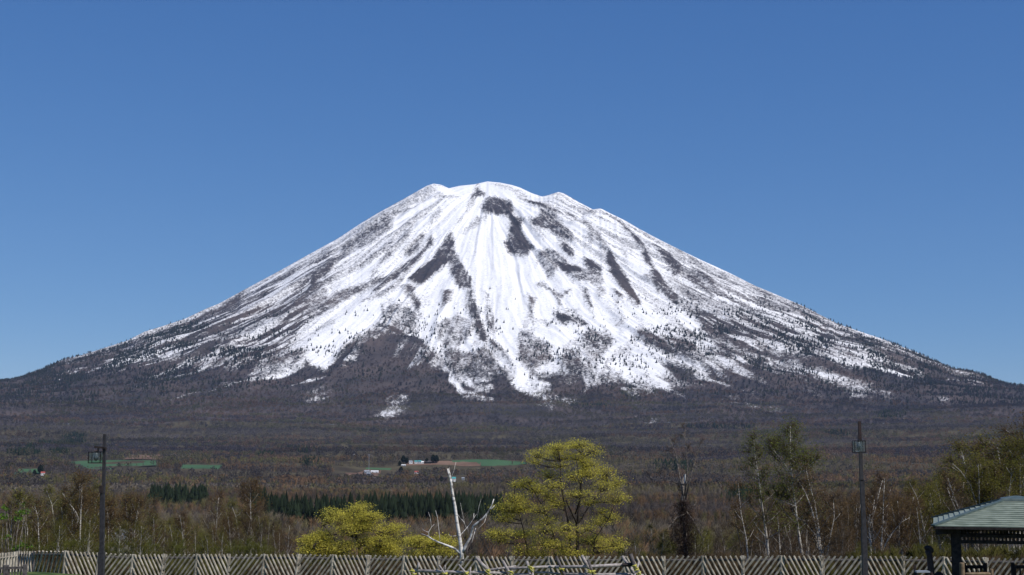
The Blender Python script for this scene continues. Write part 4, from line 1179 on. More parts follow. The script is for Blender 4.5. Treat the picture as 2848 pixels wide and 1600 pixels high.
maple('maple', 'tall yellow green maple in flower right of the bleached dead trunk', 88, CL_A,
      [([(1606, 1548), (1606, 1500), (1605, 1457)], .13, .10), ([(1605, 1457), (1598, 1443), (1579, 1405), (1570, 1380)], .075, .03), ([(1588, 1548), (1584, 1490), (1579, 1449), (1568, 1394), (1559, 1344), (1557, 1283)], .08, .03), ([(1605, 1457), (1615, 1449), (1642, 1405), (1667, 1374), (1690, 1345)], .07, .022),
       ([(1605, 1460), (1609, 1421), (1615, 1371), (1620, 1311), (1625, 1270)], .08, .022), ([(1600, 1430), (1612, 1390), (1612, 1340), (1600, 1280)], .05, .02), ([(1470, 1548), (1457, 1476), (1446, 1438), (1429, 1394)], .06, .02), ([(1500, 1548), (1540, 1490), (1520, 1430), (1488, 1370)], .06, .02), ([(1650, 1548), (1652, 1500), (1690, 1440)], .05, .02)], 3, 'flowering maples behind the fence')
RB = np.random.default_rng(12)
CL_B = []
while len(CL_B) < 50:
    x, y = RB.uniform(862, 1112), RB.uniform(1404, 1548)
    edge = 1400 + 118 * abs((x - 985) / 150) ** 1.9
    if y > edge + 8: CL_B.append((x, y, RB.uniform(22, 36), RB.uniform(10, 16)))
maple('maple', 'broad rounded yellow green maple left of the bleached dead trunk', 84, CL_B,
      [([(1000, 1548), (998, 1515), (985, 1475)], .09, .06), ([(985, 1475), (965, 1440), (950, 1415)], .05, .015), ([(985, 1478), (1015, 1445), (1030, 1418)], .05, .015), ([(935, 1548), (930, 1500), (900, 1462)], .05, .015), ([(1045, 1548), (1060, 1500), (1085, 1462)], .05, .015), ([(895, 1548), (880, 1515)], .04, .015)], 5, 'flowering maples behind the fence', .95)
CL_C = [(RB.uniform(1140, 1250), RB.uniform(1500, 1548), RB.uniform(15, 24), RB.uniform(8, 12)) for _ in range(17)]
maple('maple', 'low spreading yellow maple just under the dead trunk branch', 78, CL_C,
      [([(1180, 1550), (1182, 1525)], .05, .03), ([(1182, 1528), (1150, 1505)], .03, .012), ([(1182, 1528), (1225, 1510)], .03, .012)], 6, 'flowering maples behind the fence', .8)

# --- bleached, broken trunk above the fence
R = np.random.default_rng(21)
sn = at(1287, 1560, 66); zb = gz(sn.x, 66)
so = empty('dead_tree', (sn.x, 66, zb), 0, 'bleached dead tree with a snapped top and two bare arms', 'dead tree')
off = Vector((sn.x, 66, zb))
def sl(*p, dy=0.0): return [at(x, y, 66) - off + Vector((0, dy * i / max(len(p) - 1, 1), 0)) for i, (x, y) in enumerate(p)]
mb = MB()
t = sl((1287, 1560), (1284, 1540), (1279, 1500), (1271, 1452), (1266, 1412), (1259, 1375), (1255, 1345), (1253, 1332)); t[0].z = 0
mb.tube(t, [.105, .098, .084, .077, .07, .063, .055, .048], 9)
mb.tube(sl((1253, 1335), (1249, 1322), (1244, 1304)), [.05, .04, .02], 6)
mb.tube(sl((1253.5, 1335), (1251, 1318), (1247, 1303)), [.05, .035, .012], 6)
mb.build('trunk', M['bark_snag'], so, True)
for line, rs, dy in [([(1285, 1538), (1292, 1526), (1300, 1510), (1310, 1492), (1315, 1470), (1318, 1462), (1330, 1452), (1345, 1440), (1360, 1420), (1368, 1405), (1374, 1387)], [.085, .075, .06, .055, .05, .055, .045, .04, .034, .028, .02], -.6),
                     ([(1281, 1540), (1268, 1528), (1245, 1519), (1220, 1510), (1200, 1501), (1188, 1493), (1171, 1487)], [.08, .06, .05, .042, .036, .03, .02], .5),
                     ([(1362, 1417), (1370, 1412), (1376, 1405)], [.03, .022, .01], 0)]:
    mb = MB(); pp = sl(*line, dy=dy)
    if line[0][0] == 1362: pp = [p + Vector((0, -.5, 0)) for p in pp]
    mb.tube(pp, rs, 7); mb.build('branch', M['bark_snag'], so, True)
for line, w, dy in [([(1278, 1492), (1290, 1478), (1304, 1462), (1317, 1443)], .02, .4), ([(1317, 1445), (1318, 1428)], .022, .1), ([(1297, 1468), (1290, 1452), (1278, 1440), (1272, 1432)], .015, .3), ([(1315, 1446), (1325, 1430)], .012, .2), ([(1300, 1465), (1303, 1490)], .012, .3),
                    ([(1272, 1490), (1258, 1492), (1247, 1487)], .014, .1), ([(1224, 1511), (1221, 1480), (1216, 1440), (1210, 1420)], .013, .4), ([(1193, 1496), (1192, 1480), (1200, 1466), (1207, 1460)], .016, .3), ([(1192, 1481), (1180, 1477), (1173, 1472)], .014, .3), ([(1323, 1470), (1318, 1488), (1313, 1508)], .016, -.5), ([(1354, 1432), (1348, 1452), (1332, 1468)], .012, -.4),
                    ([(1253, 1333), (1262, 1310), (1268, 1285)], .010, .1), ([(1252, 1322), (1250, 1300)], .008, 0), ([(1292, 1455), (1284, 1420), (1280, 1400)], .008, .3), ([(1327, 1440), (1332, 1410), (1338, 1388)], .008, .2), ([(1200, 1466), (1196, 1440), (1190, 1425)], .009, .3)]:
    mb = MB(); mb.tube(sl(*line, dy=dy), list(np.linspace(w, w * .45, len(line))), 5); mb.build('twig', M['bark_snag'], so, True)

# --- vine covered tree with a sawn stem
R = np.random.default_rng(31)
vt = px_tree('vine_covered_tree', 'bare tree wrapped in dark reddish vines with a sawn off stem', 'tree', 92,
    [([(1908, 1548), (1907, 1480), (1903, 1400), (1904, 1330)], .15, .10), ([(1904, 1380), (1910, 1300), (1902, 1240), (1900, 1195)], .06, .012), ([(1904, 1400), (1890, 1320), (1880, 1260), (1862, 1215)], .06, .012), ([(1906, 1390), (1925, 1310), (1938, 1260), (1940, 1225)], .06, .012), ([(1904, 1350), (1870, 1338), (1840, 1335), (1810, 1330)], .045, .012), ([(1905, 1430), (1880, 1440), (1850, 1470)], .05, .015), ([(1907, 1420), (1935, 1460), (1950, 1500)], .05, .015)],
    R, std_crown(0, .05, BROWN, (.15, .12, .105), .014), 'bark_grey', n_limb=5, limb=.26, up=.9, start=.45, n_sub=6, n_twig=4, twig=.075, H=6.5)
n = 2300
ph, zz_ = R.uniform(0, 6.28, n), R.uniform(0, 1, n) ** 1.15
rad = (.30 + 1.05 * vnoise(ph * 1.1, zz_ * 4.3, 3)) * R.uniform(.1, 1.15, n) * np.clip((1.05 - zz_) * 2.6, .12, 1) ** .6
cb_ = np.array(at(1906, 1548, 92)) - np.array(vt.location)
hz = np.array(at(1906, 1395, 92)) - np.array(vt.location)
Cn = np.stack([cb_[0] + rad * np.cos(ph), rad * np.sin(ph), cb_[2] - 1 + (hz[2] - cb_[2] + 1) * zz_], 1)
Dn = Cn + R.normal(size=(n, 3)) * np.array([.34, .34, .30]) + np.array([0, 0, -.10])
link('vines', crown_mesh('vines', (Cn, Dn, .013), (Cn[::4], .035, .1), (.060, .042, .038), ((.045, .030, .026), (.09, .058, .046)), R), vt)
mb = MB(); tp = at(1906, 1319, 92) - vt.location; mb.tube([tp - Vector((0, 0, .6)), tp - Vector((0, 0, .12)), tp], [.10, .10, .11], 9); mb.build('sawn_stem', M['bark_snag'], vt)

# --- birches right of centre
R = np.random.default_rng(41)
GB_ = 'birches right of the vine covered tree'
px_tree('birch', 'tallest white birch with fresh green top, right of the vine covered tree', 'birch', 90, [([(2232, 1548), (2222, 1480), (2214, 1400), (2207, 1320), (2205, 1260), (2208, 1185)], .11, .02), ([(2208, 1335), (2190, 1300), (2170, 1270), (2145, 1240)], .035, .012), ([(2210, 1335), (2230, 1310), (2255, 1285)], .035, .012), ([(2217, 1410), (2180, 1395), (2150, 1385)], .03, .010)],
    R, std_crown(4, .036, GREEN, (.075, .06, .035)), 'bark_birch', GB_, n_limb=24, limb=.27, up=.70, start=.26, n_sub=7, n_twig=6, twig=.10, H=8.0)
px_tree('birch', 'leaning white birch with thin olive crown left of the tallest birch', 'birch', 94, [([(2138, 1548), (2130, 1480), (2120, 1420), (2110, 1350), (2102, 1300), (2095, 1260), (2092, 1225)], .10, .018)],
    R, std_crown(4, .036, GREEN, (.075, .055, .035)), 'bark_birch', GB_, n_limb=22, limb=.25, up=.65, start=.24, n_sub=7, n_twig=6, twig=.10, H=8.0)
px_tree('birch', 'thin bare white stem leaning left beside the olive birch', 'birch', 89, [([(2080, 1548), (2076, 1500), (2062, 1430), (2057, 1380), (2055, 1345)], .06, .014)],
    R, std_crown(4, .036, RUST, (.09, .06, .04)), 'bark_birch', GB_, n_limb=9, limb=.26, up=.6, start=.25, n_sub=6, n_twig=6, twig=.085, H=6)
px_tree('birch', 'many stemmed white birch spreading from the fence left of the rusty lamp', 'birch', 86, [([(2282, 1548), (2275, 1480), (2262, 1420), (2245, 1370), (2225, 1335)], .085, .016), ([(2284, 1548), (2279, 1470), (2270, 1400), (2255, 1340), (2250, 1310)], .08, .014), ([(2290, 1548), (2282, 1500), (2250, 1460), (2215, 1430)], .05, .012), ([(2300, 1548), (2308, 1500), (2320, 1440), (2318, 1390)], .06, .013)],
    R, std_crown(3, .036, RUST, (.095, .07, .05)), 'bark_birch', GB_, n_limb=9, limb=.22, up=.8, start=.25, n_sub=6, n_twig=6, twig=.085, H=7)
px_tree('birch', 'forked pale birch standing just right of the rusty tipped lamp', 'birch', 84, [([(2422, 1548), (2423, 1500), (2421, 1470), (2440, 1420), (2456, 1370), (2470, 1330)], .085, .014), ([(2421, 1475), (2414, 1450), (2410, 1430)], .05, .02), ([(2448, 1548), (2455, 1460), (2456, 1400), (2459, 1330)], .06, .012), ([(2446, 1548), (2470, 1490), (2500, 1450), (2520, 1438)], .05, .01), ([(2425, 1500), (2424, 1440), (2428, 1390)], .045, .012)],
    R, std_crown(2, .036, RUST, (.095, .065, .048)), 'bark_birch', GB_, n_limb=8, limb=.24, up=.8, start=.25, n_sub=6, n_twig=6, twig=.085, H=7)
px_tree('birch', 'leaning twin stemmed birch rising behind the left slope of the gazebo roof', 'birch', 92, [([(2668, 1548), (2662, 1420), (2640, 1370), (2625, 1330)], .075, .014), ([(2664, 1430), (2650, 1385), (2646, 1350)], .045, .012)],
    R, std_crown(2, .036, RUST, (.095, .07, .05)), 'bark_birch', 'birches behind the gazebo', n_limb=10, limb=.25, up=.8, start=.35, n_sub=6, n_twig=6, twig=.085, H=7)
px_tree('birch', 'clump of white birch stems fanning above the gazebo roof', 'birch', 96, [([(2740, 1548), (2722, 1420), (2700, 1350), (2672, 1310), (2650, 1290)], .085, .014), ([(2742, 1548), (2720, 1400), (2716, 1330), (2712, 1290)], .075, .014), ([(2750, 1548), (2748, 1400), (2735, 1340), (2730, 1290)], .075, .014), ([(2760, 1548), (2760, 1380), (2758, 1300)], .06, .013), ([(2764, 1548), (2772, 1390), (2775, 1310)], .06, .012), ([(2780, 1548), (2800, 1390), (2805, 1320), (2790, 1300)], .06, .012)],
    R, std_crown(5, .036, OLIVE, (.085, .068, .04)), 'bark_birch', 'birches behind the gazebo', n_limb=8, limb=.2, up=.85, start=.35, n_sub=6, n_twig=7, twig=.085, H=8)
px_tree('birch', 'white birch with a forked top at the right picture edge', 'birch', 98, [([(2834, 1548), (2832, 1400), (2827, 1320), (2826, 1285)], .10, .05), ([(2826, 1290), (2815, 1270), (2806, 1250)], .05, .015), ([(2826, 1290), (2842, 1272), (2856, 1255)], .05, .015)],
    R, std_crown(6, .036, OLIVE, (.085, .068, .04)), 'bark_birch', 'birches behind the gazebo', n_limb=16, limb=.27, up=.8, start=.4, n_sub=7, n_twig=7, twig=.09, H=9)

# --- birches on the left
R = np.random.default_rng(51)
GL_ = 'birches behind the left part of the fence'
px_tree('birch', 'white birch with a straight tall stem left of the dark lamp post', 'birch', 98, [([(222, 1548), (220, 1470), (219, 1430), (218, 1380), (216, 1325)], .085, .014), ([(219, 1445), (212, 1425), (195, 1398), (180, 1372)], .05, .012), ([(219, 1400), (226, 1370), (229, 1345)], .03, .01)],
    R, std_crown(4, .036, RUST, (.08, .06, .038)), 'bark_birch', GL_, n_limb=11, limb=.24, up=.85, start=.3, n_sub=7, n_twig=7, twig=.085, H=7.5)
px_tree('birch', 'forked slender birch between the straight birch and the lamp post', 'birch', 104, [([(234, 1548), (236, 1470), (240, 1425), (250, 1385)], .065, .012), ([(239, 1435), (233, 1410), (230, 1395)], .035, .01)],
    R, std_crown(4, .036, RUST, (.08, .06, .038)), 'bark_birch', GL_, n_limb=11, limb=.25, up=.85, start=.3, n_sub=7, n_twig=7, twig=.085, H=7)
px_tree('birch', 'crooked birch standing just right of the dark lamp post', 'birch', 100, [([(302, 1548), (300, 1470), (297, 1430), (292, 1405)], .07, .012), ([(290, 1548), (289, 1460), (291, 1430), (301, 1410)], .05, .012)],
    R, std_crown(4, .036, RUST, (.08, .055, .04)), 'bark_birch', GL_, n_limb=11, limb=.25, up=.85, start=.3, n_sub=7, n_twig=7, twig=.085, H=7)
px_tree('birch', 'many stemmed rust crowned birch in front of the grey shed', 'birch', 108, [([(344, 1548), (343, 1475), (332, 1440), (320, 1420)], .07, .012), ([(352, 1548), (354, 1480), (352, 1430), (346, 1390)], .06, .012), ([(372, 1548), (376, 1470), (384, 1430), (393, 1390)], .06, .012)],
    R, std_crown(4, .036, RUST, (.08, .055, .04)), 'bark_birch', GL_, n_limb=10, limb=.25, up=.85, start=.3, n_sub=7, n_twig=7, twig=.085, H=8)
px_tree('birch', 'leaning white birch with a short snapped top at far left', 'birch', 95, [([(110, 1548), (105, 1490), (100, 1440), (92, 1416), (86, 1405)], .065, .018)],
    R, std_crown(4, .036, RUST, (.08, .06, .04)), 'bark_birch', GL_, n_limb=11, limb=.25, up=.85, start=.3, n_sub=6, n_twig=6, twig=.085, H=6)
px_tree('birch', 'olive crowned birch behind the leafy shrub at the left edge', 'birch', 97, [([(74, 1548), (72, 1470), (50, 1425), (43, 1395), (38, 1380)], .065, .014), ([(50, 1425), (57, 1400), (60, 1385)], .035, .01)],
    R, std_crown(5, .036, OLIVE, (.08, .06, .04)), 'bark_birch', GL_, n_limb=11, limb=.25, up=.85, start=.3, n_sub=6, n_twig=6, twig=.085, H=6.5)
px_tree('birch', 'rust crowned round topped birch, highest in the thicket left of the maples', 'birch', 120, [([(696, 1548), (697, 1480), (695, 1420), (693, 1370), (694, 1350)], .10, .014)],
    R, std_crown(5, .036, RUST, (.085, .055, .038)), 'bark_birch', 'thicket trees left of the maples', n_limb=20, limb=.26, up=.8, start=.3, n_sub=7, n_twig=8, twig=.08, H=9)

# --- leafy climbing shrub at the left edge
R = np.random.default_rng(61)
shp = empty('leafy_shrub', tuple(at(40, 1548, 72).xy) + (gz(-26, 72),), 0, 'thin shrub with bright green leaf clusters at the left picture edge', 'shrub')
off = np.array(shp.location); mb = MB(); LF = []
for cx, cy, n in ((12, 1412, 9), (20, 1420, 6), (5, 1432, 8), (8, 1440, 10), (20, 1440, 8), (58, 1425, 12), (70, 1428, 9), (48, 1442, 9), (52, 1444, 8), (68, 1402, 5), (20, 1492, 7), (50, 1522, 12), (60, 1516, 8), (42, 1528, 9), (70, 1514, 4), (80, 1522, 4), (74, 1418, 5)):
    c = np.array(at(cx, cy, 72 + R.uniform(-.5, .5))) - off
    LF.append(c + R.normal(size=(n * 3, 3)) * np.array([.09, .15, .06]))
    foot = np.array([c[0] * .6 + R.uniform(-.2, .2), R.uniform(-.3, .3), 0])
    mb.tube([tuple(foot), tuple((foot + c) / 2 + np.array([R.uniform(-.15, .15), 0, .1])), tuple(c)], [.02, .014, .007], 5)
mb.build('stems', M['bark_grey'], shp, True)
link('leaves', crown_mesh('leaves', None, (np.concatenate(LF), .055, .3), (0, 0, 0), ((.06, .13, .015), (.16, .26, .04)), R), shp)

# --- the rest of the thicket: every tree on its own, patterns shared
TOPX = [-60, 0, 60, 110, 160, 220, 270, 310, 350, 400, 450, 520, 560, 620, 660, 700, 740, 790, 840, 900, 1100, 1250, 1380, 1500, 1740, 1780, 1840, 1900, 1960, 2040, 2100, 2180, 2260, 2310, 2360, 2420, 2480, 2530, 2580, 2640, 2700, 2760, 2800, 2860, 2940]
TOPYT = [1400, 1392, 1350, 1372, 1352, 1325, 1338, 1350, 1335, 1352, 1398, 1408, 1398, 1358, 1365, 1345, 1388, 1420, 1470, 1510, 1525, 1525, 1520, 1500, 1462, 1452, 1440, 1435, 1440, 1400, 1345, 1330, 1310, 1290, 1275, 1285, 1300, 1320, 1295, 1245, 1190, 1165, 1150, 1140, 1135]
R = np.random.default_rng(77)
LBL = {'olive_birch': ('olive green young birch in the thicket behind the fence', 'birch'), 'rust_birch': ('rust brown budding birch in the thicket behind the fence', 'birch'), 'bare_birch': ('bare many stemmed white birch in the thicket behind the fence', 'birch'), 'brown_alder': ('dull brown leafless alder in the thicket behind the fence', 'alder'), 'thicket': ('low olive shrubby sapling clump close behind the fence', 'sapling')}
def sector(px):
    return ('left of the dark lamp post' if px < 282 else 'between the dark lamp post and the maples' if px < 850 else 'around the feet of the maples' if px < 1800 else 'between the maples and the rusty lamp post' if px < 2400 else 'near the gazebo')
def scatter(n, x0, x1, kinds, y0, y1, lo, hi, wide=1.0):
    for i in range(n):
        px = x0 + (x1 - x0) * (i + R.uniform(0, 1)) / n
        Yt = R.uniform(y0, y1)
        kind = kinds[int(R.integers(len(kinds)))]
        top = np.interp(px, TOPX, TOPYT) + R.uniform(lo, hi)
        if kind == 'thicket': top = max(top, 1470) + R.uniform(0, 25)
        if 300 < px < 412 and kind != 'thicket' and R.random() < .75: continue
        p = at(px, top, Yt)
        Hh = p.z - gz(p.x, Yt)
        if Hh < 2.2: continue
        lab, cat = LBL[kind]
        place = sector(px)
        nm = {'thicket': 'sapling_clump', 'brown_alder': 'alder'}.get(kind, 'birch')
        plant(kind, int(R.integers(3)), p.x, Yt, Hh, R.uniform(0, 6.28), nm, lab.replace('behind the fence', place) if kind != 'thicket' else 'low olive sapling clump ' + place, cat, lab.split(' in the')[0].split(' close')[0] + ' ' + place, wide * R.uniform(.8, 1.15))
scatter(34, -40, 430, ('rust_birch', 'olive_birch', 'olive_birch', 'rust_birch', 'brown_alder'), 95, 190, 0, 90)
scatter(30, 430, 850, ('rust_birch', 'olive_birch', 'olive_birch', 'brown_alder'), 95, 220, 0, 90)
scatter(62, -40, 860, ('thicket', 'thicket', 'thicket', 'olive_birch'), 74, 100, 60, 140)
scatter(16, 860, 1760, ('brown_alder', 'thicket', 'rust_birch'), 100, 150, -5, 20)
scatter(18, 1745, 2080, ('brown_alder', 'olive_birch', 'bare_birch', 'thicket'), 90, 210, 0, 60)
scatter(34, 2060, 2560, ('rust_birch', 'bare_birch', 'rust_birch', 'brown_alder'), 92, 170, 10, 130)
scatter(34, 2560, 2900, ('olive_birch', 'olive_birch', 'olive_birch', 'rust_birch'), 95, 160, 0, 130, 1.15)
scatter(22, 1760, 2880, ('brown_alder', 'thicket', 'rust_birch'), 74, 92, 150, 220)
# ------------------------------------------------------------------ fields, woods and farms on the plain
R = np.random.default_rng(101)
def in_poly(x, y, poly):
    return poly_sd(np.asarray(x, float), np.asarray(y, float), poly) > 0

FIELDS = [('field_green', [(175, 1287), (260, 1283), (434, 1284), (436, 1299), (330, 1301), (235, 1302)], 'green field beside the dark lamp post'),
          ('field_brown', [(345, 1281), (360, 1268), (445, 1266), (448, 1280)], 'fallow brown field above the left green field'),
          ('field_green', [(500, 1295), (620, 1297), (616, 1303), (510, 1303)], 'narrow green strip right of the left green field'),
          ('field_green', [(1325, 1289), (1375, 1283), (1455, 1286), (1470, 1292), (1430, 1300), (1340, 1300)], 'bright green field left of the tall maple'),
          ('field_brown', [(1130, 1288), (1225, 1287), (1338, 1289), (1336, 1299), (1130, 1302)], 'long brown field behind the farm houses'),
          ('field_green', [(1255, 1286), (1330, 1281), (1400, 1281), (1330, 1287.5), (1260, 1288)], 'thin grass margin above the brown field'),
          ('field_brown', [(960, 1316), (1018, 1307), (1060, 1309), (1052, 1324), (965, 1326)], 'red brown field by the pylon'),
          ('field_green', [(1020, 1302), (1090, 1304), (1085, 1309), (1015, 1308)], 'mown grass strip behind the pylon'),
          ('field_green', [(48, 1308), (105, 1308), (112, 1322), (40, 1322)], 'small hedged green plot at far left'),
          ('field_green', [(400, 1434), (432, 1434), (430, 1452), (398, 1452)], 'little meadow above the grey shed')]
FP = []
for fi_, (mat, pts, lab) in enumerate(FIELDS):
    W = np.array([ground_hit(*p)[:2] for p in pts])
    FP.append(W)
    c = W.mean(0)
    ns_, ng = 24, 8
    ring = np.concatenate([W[i] + (W[(i + 1) % len(W)] - W[i]) * np.linspace(0, 1, 6, endpoint=False)[:, None] for i in range(len(W))])
    n = len(ring)
    V, Fq = [], []
    for k in range(ng + 1):
        P = c + (ring - c) * (1 - k / ng)
        V.append(np.column_stack([P, ground_z(P[:, 0], P[:, 1]) + 0.6 + .01 * fi_]))
    V = np.concatenate(V)
    for k in range(ng):
        for i in range(n):
            Fq.append((k * n + i, k * n + (i + 1) % n, (k + 1) * n + (i + 1) % n, (k + 1) * n + i))
    o = link('field', mesh_np('field', V, np.array(Fq), M[mat], True))
    tag(o, lab, 'field', kind='structure')
CLEAR = [[(925, 1300), (1120, 1300), (1140, 1318), (1080, 1336), (930, 1336)], [(1095, 1285), (1260, 1285), (1270, 1308), (1090, 1312)], [(1225, 1325), (1300, 1325), (1305, 1358), (1220, 1358)], [(1140, 1308), (1170, 1308), (1175, 1334), (1140, 1334)], [(85, 1318), (130, 1318), (130, 1342), (85, 1342)], [(172, 1299), (436, 1297), (442, 1316), (228, 1319)], [(1255, 1299), (1475, 1296), (1475, 1314), (1260, 1316)], [(500, 1302), (620, 1302), (618, 1316), (508, 1316)]]
CP_ = [np.array([ground_hit(*p)[:2] for p in pts]) for pts in CLEAR]

# patterns for woods too far away to see each tree's own branches
def bare_pattern(R, ntw, w, seed_h=1.0, tw_w=.02):
    """trunk with many fine upright twigs, one unit tall; second value: 1 on the trunk"""
    tr = np.array([[w, 0, 0], [-w * .5, w * .87, 0], [-w * .5, -w * .87, 0], [R.normal() * .04, R.normal() * .04, .86]])
    P = np.stack([R.normal(size=ntw) * .03, R.normal(size=ntw) * .03, R.uniform(.22, .8, ntw)], 1)
    a = R.uniform(0, 6.28, ntw); rr = R.uniform(.05, .30, ntw) * (1 - np.abs(P[:, 2] - .45))
    Q = P + np.stack([np.cos(a) * rr, np.sin(a) * rr, R.uniform(.1, .34, ntw)], 1)
    Q[:, 2] = np.minimum(Q[:, 2], 1.0)
    V, Fc = slivers(P, Q, tw_w, R)
    V = np.concatenate([tr, V]); Fc = np.concatenate([[[0, 1, 3], [1, 2, 3], [2, 0, 3]], Fc + 4])
    k = np.zeros(len(V)); k[:4] = 1
    return V, Fc, k

def tuft_pattern(R, n=30):
    """loose bare crown seen from kilometres away: open sprays of twigs spread through a dome"""
    q = R.normal(size=(n, 3)); q /= np.linalg.norm(q, axis=1, keepdims=True)
    c = q * R.uniform(.35, 1, (n, 1)) ** .5 * np.array([.36, .36, .40]) + np.array([0, 0, .58])
    d = q * np.array([.5, .5, .35]) + R.normal(size=(n, 3)) * .35 + np.array([0, 0, .55])
    d /= np.linalg.norm(d, axis=1, keepdims=True)
    s = np.cross(d, R.normal(size=(n, 3))); s /= np.linalg.norm(s, axis=1, keepdims=True)
    V = np.stack([c - d * .12, c + d * .13 + s * .06, c + d * .12 - s * .065], 1).reshape(-1, 3)
    tr = np.array([[.02, 0, 0], [-.02, .01, 0], [0, 0, .7]])
    V = np.concatenate([tr, V]); k = np.zeros(len(V)); k[:3] = 1
    return V, np.arange(len(V)).reshape(-1, 3), k

def fir_pattern(R, tiers=3, n=6):
    V, Fc = [], []
    for t in range(tiers):
        z0 = .06 + .80 * t / tiers * .95; z1 = min(z0 + 1.0 / tiers * 1.35, 1.0)
        if t == tiers - 1: z1 = 1.0
        r = .20 * (1 - t / (tiers + .3))
        b = len(V)
        for i in range(n):
            a = i * 6.283 / n + t * .5; q = r * R.uniform(.7, 1.25)
            V.append((math.cos(a) * q, math.sin(a) * q, z0 + R.uniform(-.03, .03)))
        V.append((0, 0, z1))
        for i in range(n): Fc.append([b + i, b + (i + 1) % n, b + n])
    return np.array(V), np.array(Fc), np.zeros(len(V))

def forest(name, x, y, h, pats, tint, trunk_tint, R, label, cat, wid=1.0):
    n = len(x)
    z = ground_z(x, y) - .3
    which = R.integers(len(pats), size=n)
    Vs, Fs, Cs, off = [], [], [], 0
    for k, (pv, pf, pk) in enumerate(pats):
        s = np.nonzero(which == k)[0]
        if not len(s): continue
        a = R.uniform(0, 6.283, len(s)); ca, sa = np.cos(a)[:, None], np.sin(a)[:, None]
        hh = h[s][:, None]; ww = hh * wid * R.uniform(.8, 1.25, (len(s), 1))
        X = x[s][:, None] + (pv[:, 0] * ca - pv[:, 1] * sa) * ww
        Yy = y[s][:, None] + (pv[:, 0] * sa + pv[:, 1] * ca) * ww
        Z = z[s][:, None] + pv[:, 2] * hh
        Vs.append(np.stack([X, Yy, Z], -1).reshape(-1, 3))
        Fs.append((pf[None] + (np.arange(len(s)) * len(pv))[:, None, None] + off).reshape(-1, 3))
        off += len(s) * len(pv)
        c = tint[s][:, None, :] * (1 - pk)[None, :, None] + trunk_tint[s][:, None, :] * pk[None, :, None]
        Cs.append(c.reshape(-1, 3))
    o = link(name, mesh_np(name, np.concatenate(Vs), np.concatenate(Fs), M['far'], False, None, {'tint': np.concatenate(Cs)}))
    tag(o, label, cat, kind='stuff')
    return o

def spread(n, d0, d1, phi=23.0):
    """evenly over the ground between two distances"""
    d = np.sqrt(R.uniform(d0 ** 2, d1 ** 2, n)); p = np.radians(R.uniform(-phi, phi, n))
    return d * np.sin(p), d * np.cos(p)

def to_px(x, y, z):
    dz = z - EYE
    fwd = y * CP + dz * SP
    return CX + F * x / fwd, CY - F * (-y * SP + dz * CP) / fwd

def open_land(x, y):
    m_ = np.zeros(len(x), bool)
    for W in FP + CP_: m_ |= in_poly(x, y, W)
    return m_

PAL = np.array([(.070, .062, .072), (.128, .086, .064), (.060, .056, .062), (.096, .094, .050), (.138, .094, .066), (.064, .056, .056), (.112, .102, .066), (.105, .094, .092)])
def wood_tint(x, y, n, sc=260.0, var=.13):
    """stands of one kind of tree next to stands of another, longer across the slope than up it"""
    a = fbm(x / (sc * 2.2), y / (sc * .55), 4, 201, .6); b = fbm(x / (sc * 1.2), y / (sc * .4), 3, 207)
    k = np.clip((a - .30) / .40, 0, .999) * (len(PAL) - 1)
    i = k.astype(int); f = (k - i)[:, None] > .5
    c = np.where(f, PAL[np.minimum(i + 1, len(PAL) - 1)], PAL[i])
    c = c * (.40 + 1.22 * b[:, None])
    return c * R.uniform(1 - var, 1 + var, (n, 1))
def pale(n, lo=.10, hi=.30):
    return np.array([1.0, .95, .88])[None] * R.uniform(lo, hi, (n, 1)) ** 1.15

# fir stands: (pixel outline of the ground they stand on, height)
FIRS = [([(735, 1475), (745, 1438), (850, 1452), (1010, 1450), (1080, 1437), (1200, 1443), (1395, 1437), (1400, 1480), (1100, 1492), (900, 1492)], 15, 1300),
        ([(395, 1425), (430, 1408), (560, 1408), (575, 1416), (560, 1432), (480, 1432)], 13, 220),
        ([(690, 1436), (735, 1438), (740, 1415), (700, 1412)], 12, 40)]
FW = [np.array([ground_hit(*p)[:2] for p in f[0]]) for f in FIRS]
xs, ys = [], []
for W, (pp, hh, cnt) in zip(FW, FIRS):
    lo_, hi_ = W.min(0), W.max(0)
    q = R.uniform(lo_, hi_, (cnt * 8, 2)); q = q[in_poly(q[:, 0], q[:, 1], W)][:cnt]
    xs.append(q[:, 0]); ys.append(q[:, 1])
x, y = np.concatenate(xs), np.concatenate(ys); n = len(x)
fir_near = [fir_pattern(np.random.default_rng(s), 5, 8) for s in range(4)]
forest('fir_plantation', x, y, np.clip(R.normal(14.5, 2.8, n), 8, 20), fir_near, np.array([.019, .028, .015])[None] * R.uniform(.5, 1.6, (n, 1)), pale(n), R, 'dark fir plantation crossing the valley behind the maples', 'wood', 1.25)
# its bare pale edge trunks
bare_near = [bare_pattern(np.random.default_rng(s), 46, .010, tw_w=.009) for s in range(6)]
bare_mid = [bare_pattern(np.random.default_rng(s + 40), 24, .016, tw_w=.018) for s in range(6)]
tufts = [tuft_pattern(np.random.default_rng(s + 80)) for s in range(6)]
firs = [fir_pattern(np.random.default_rng(s + 20), 2, 5) for s in range(4)]

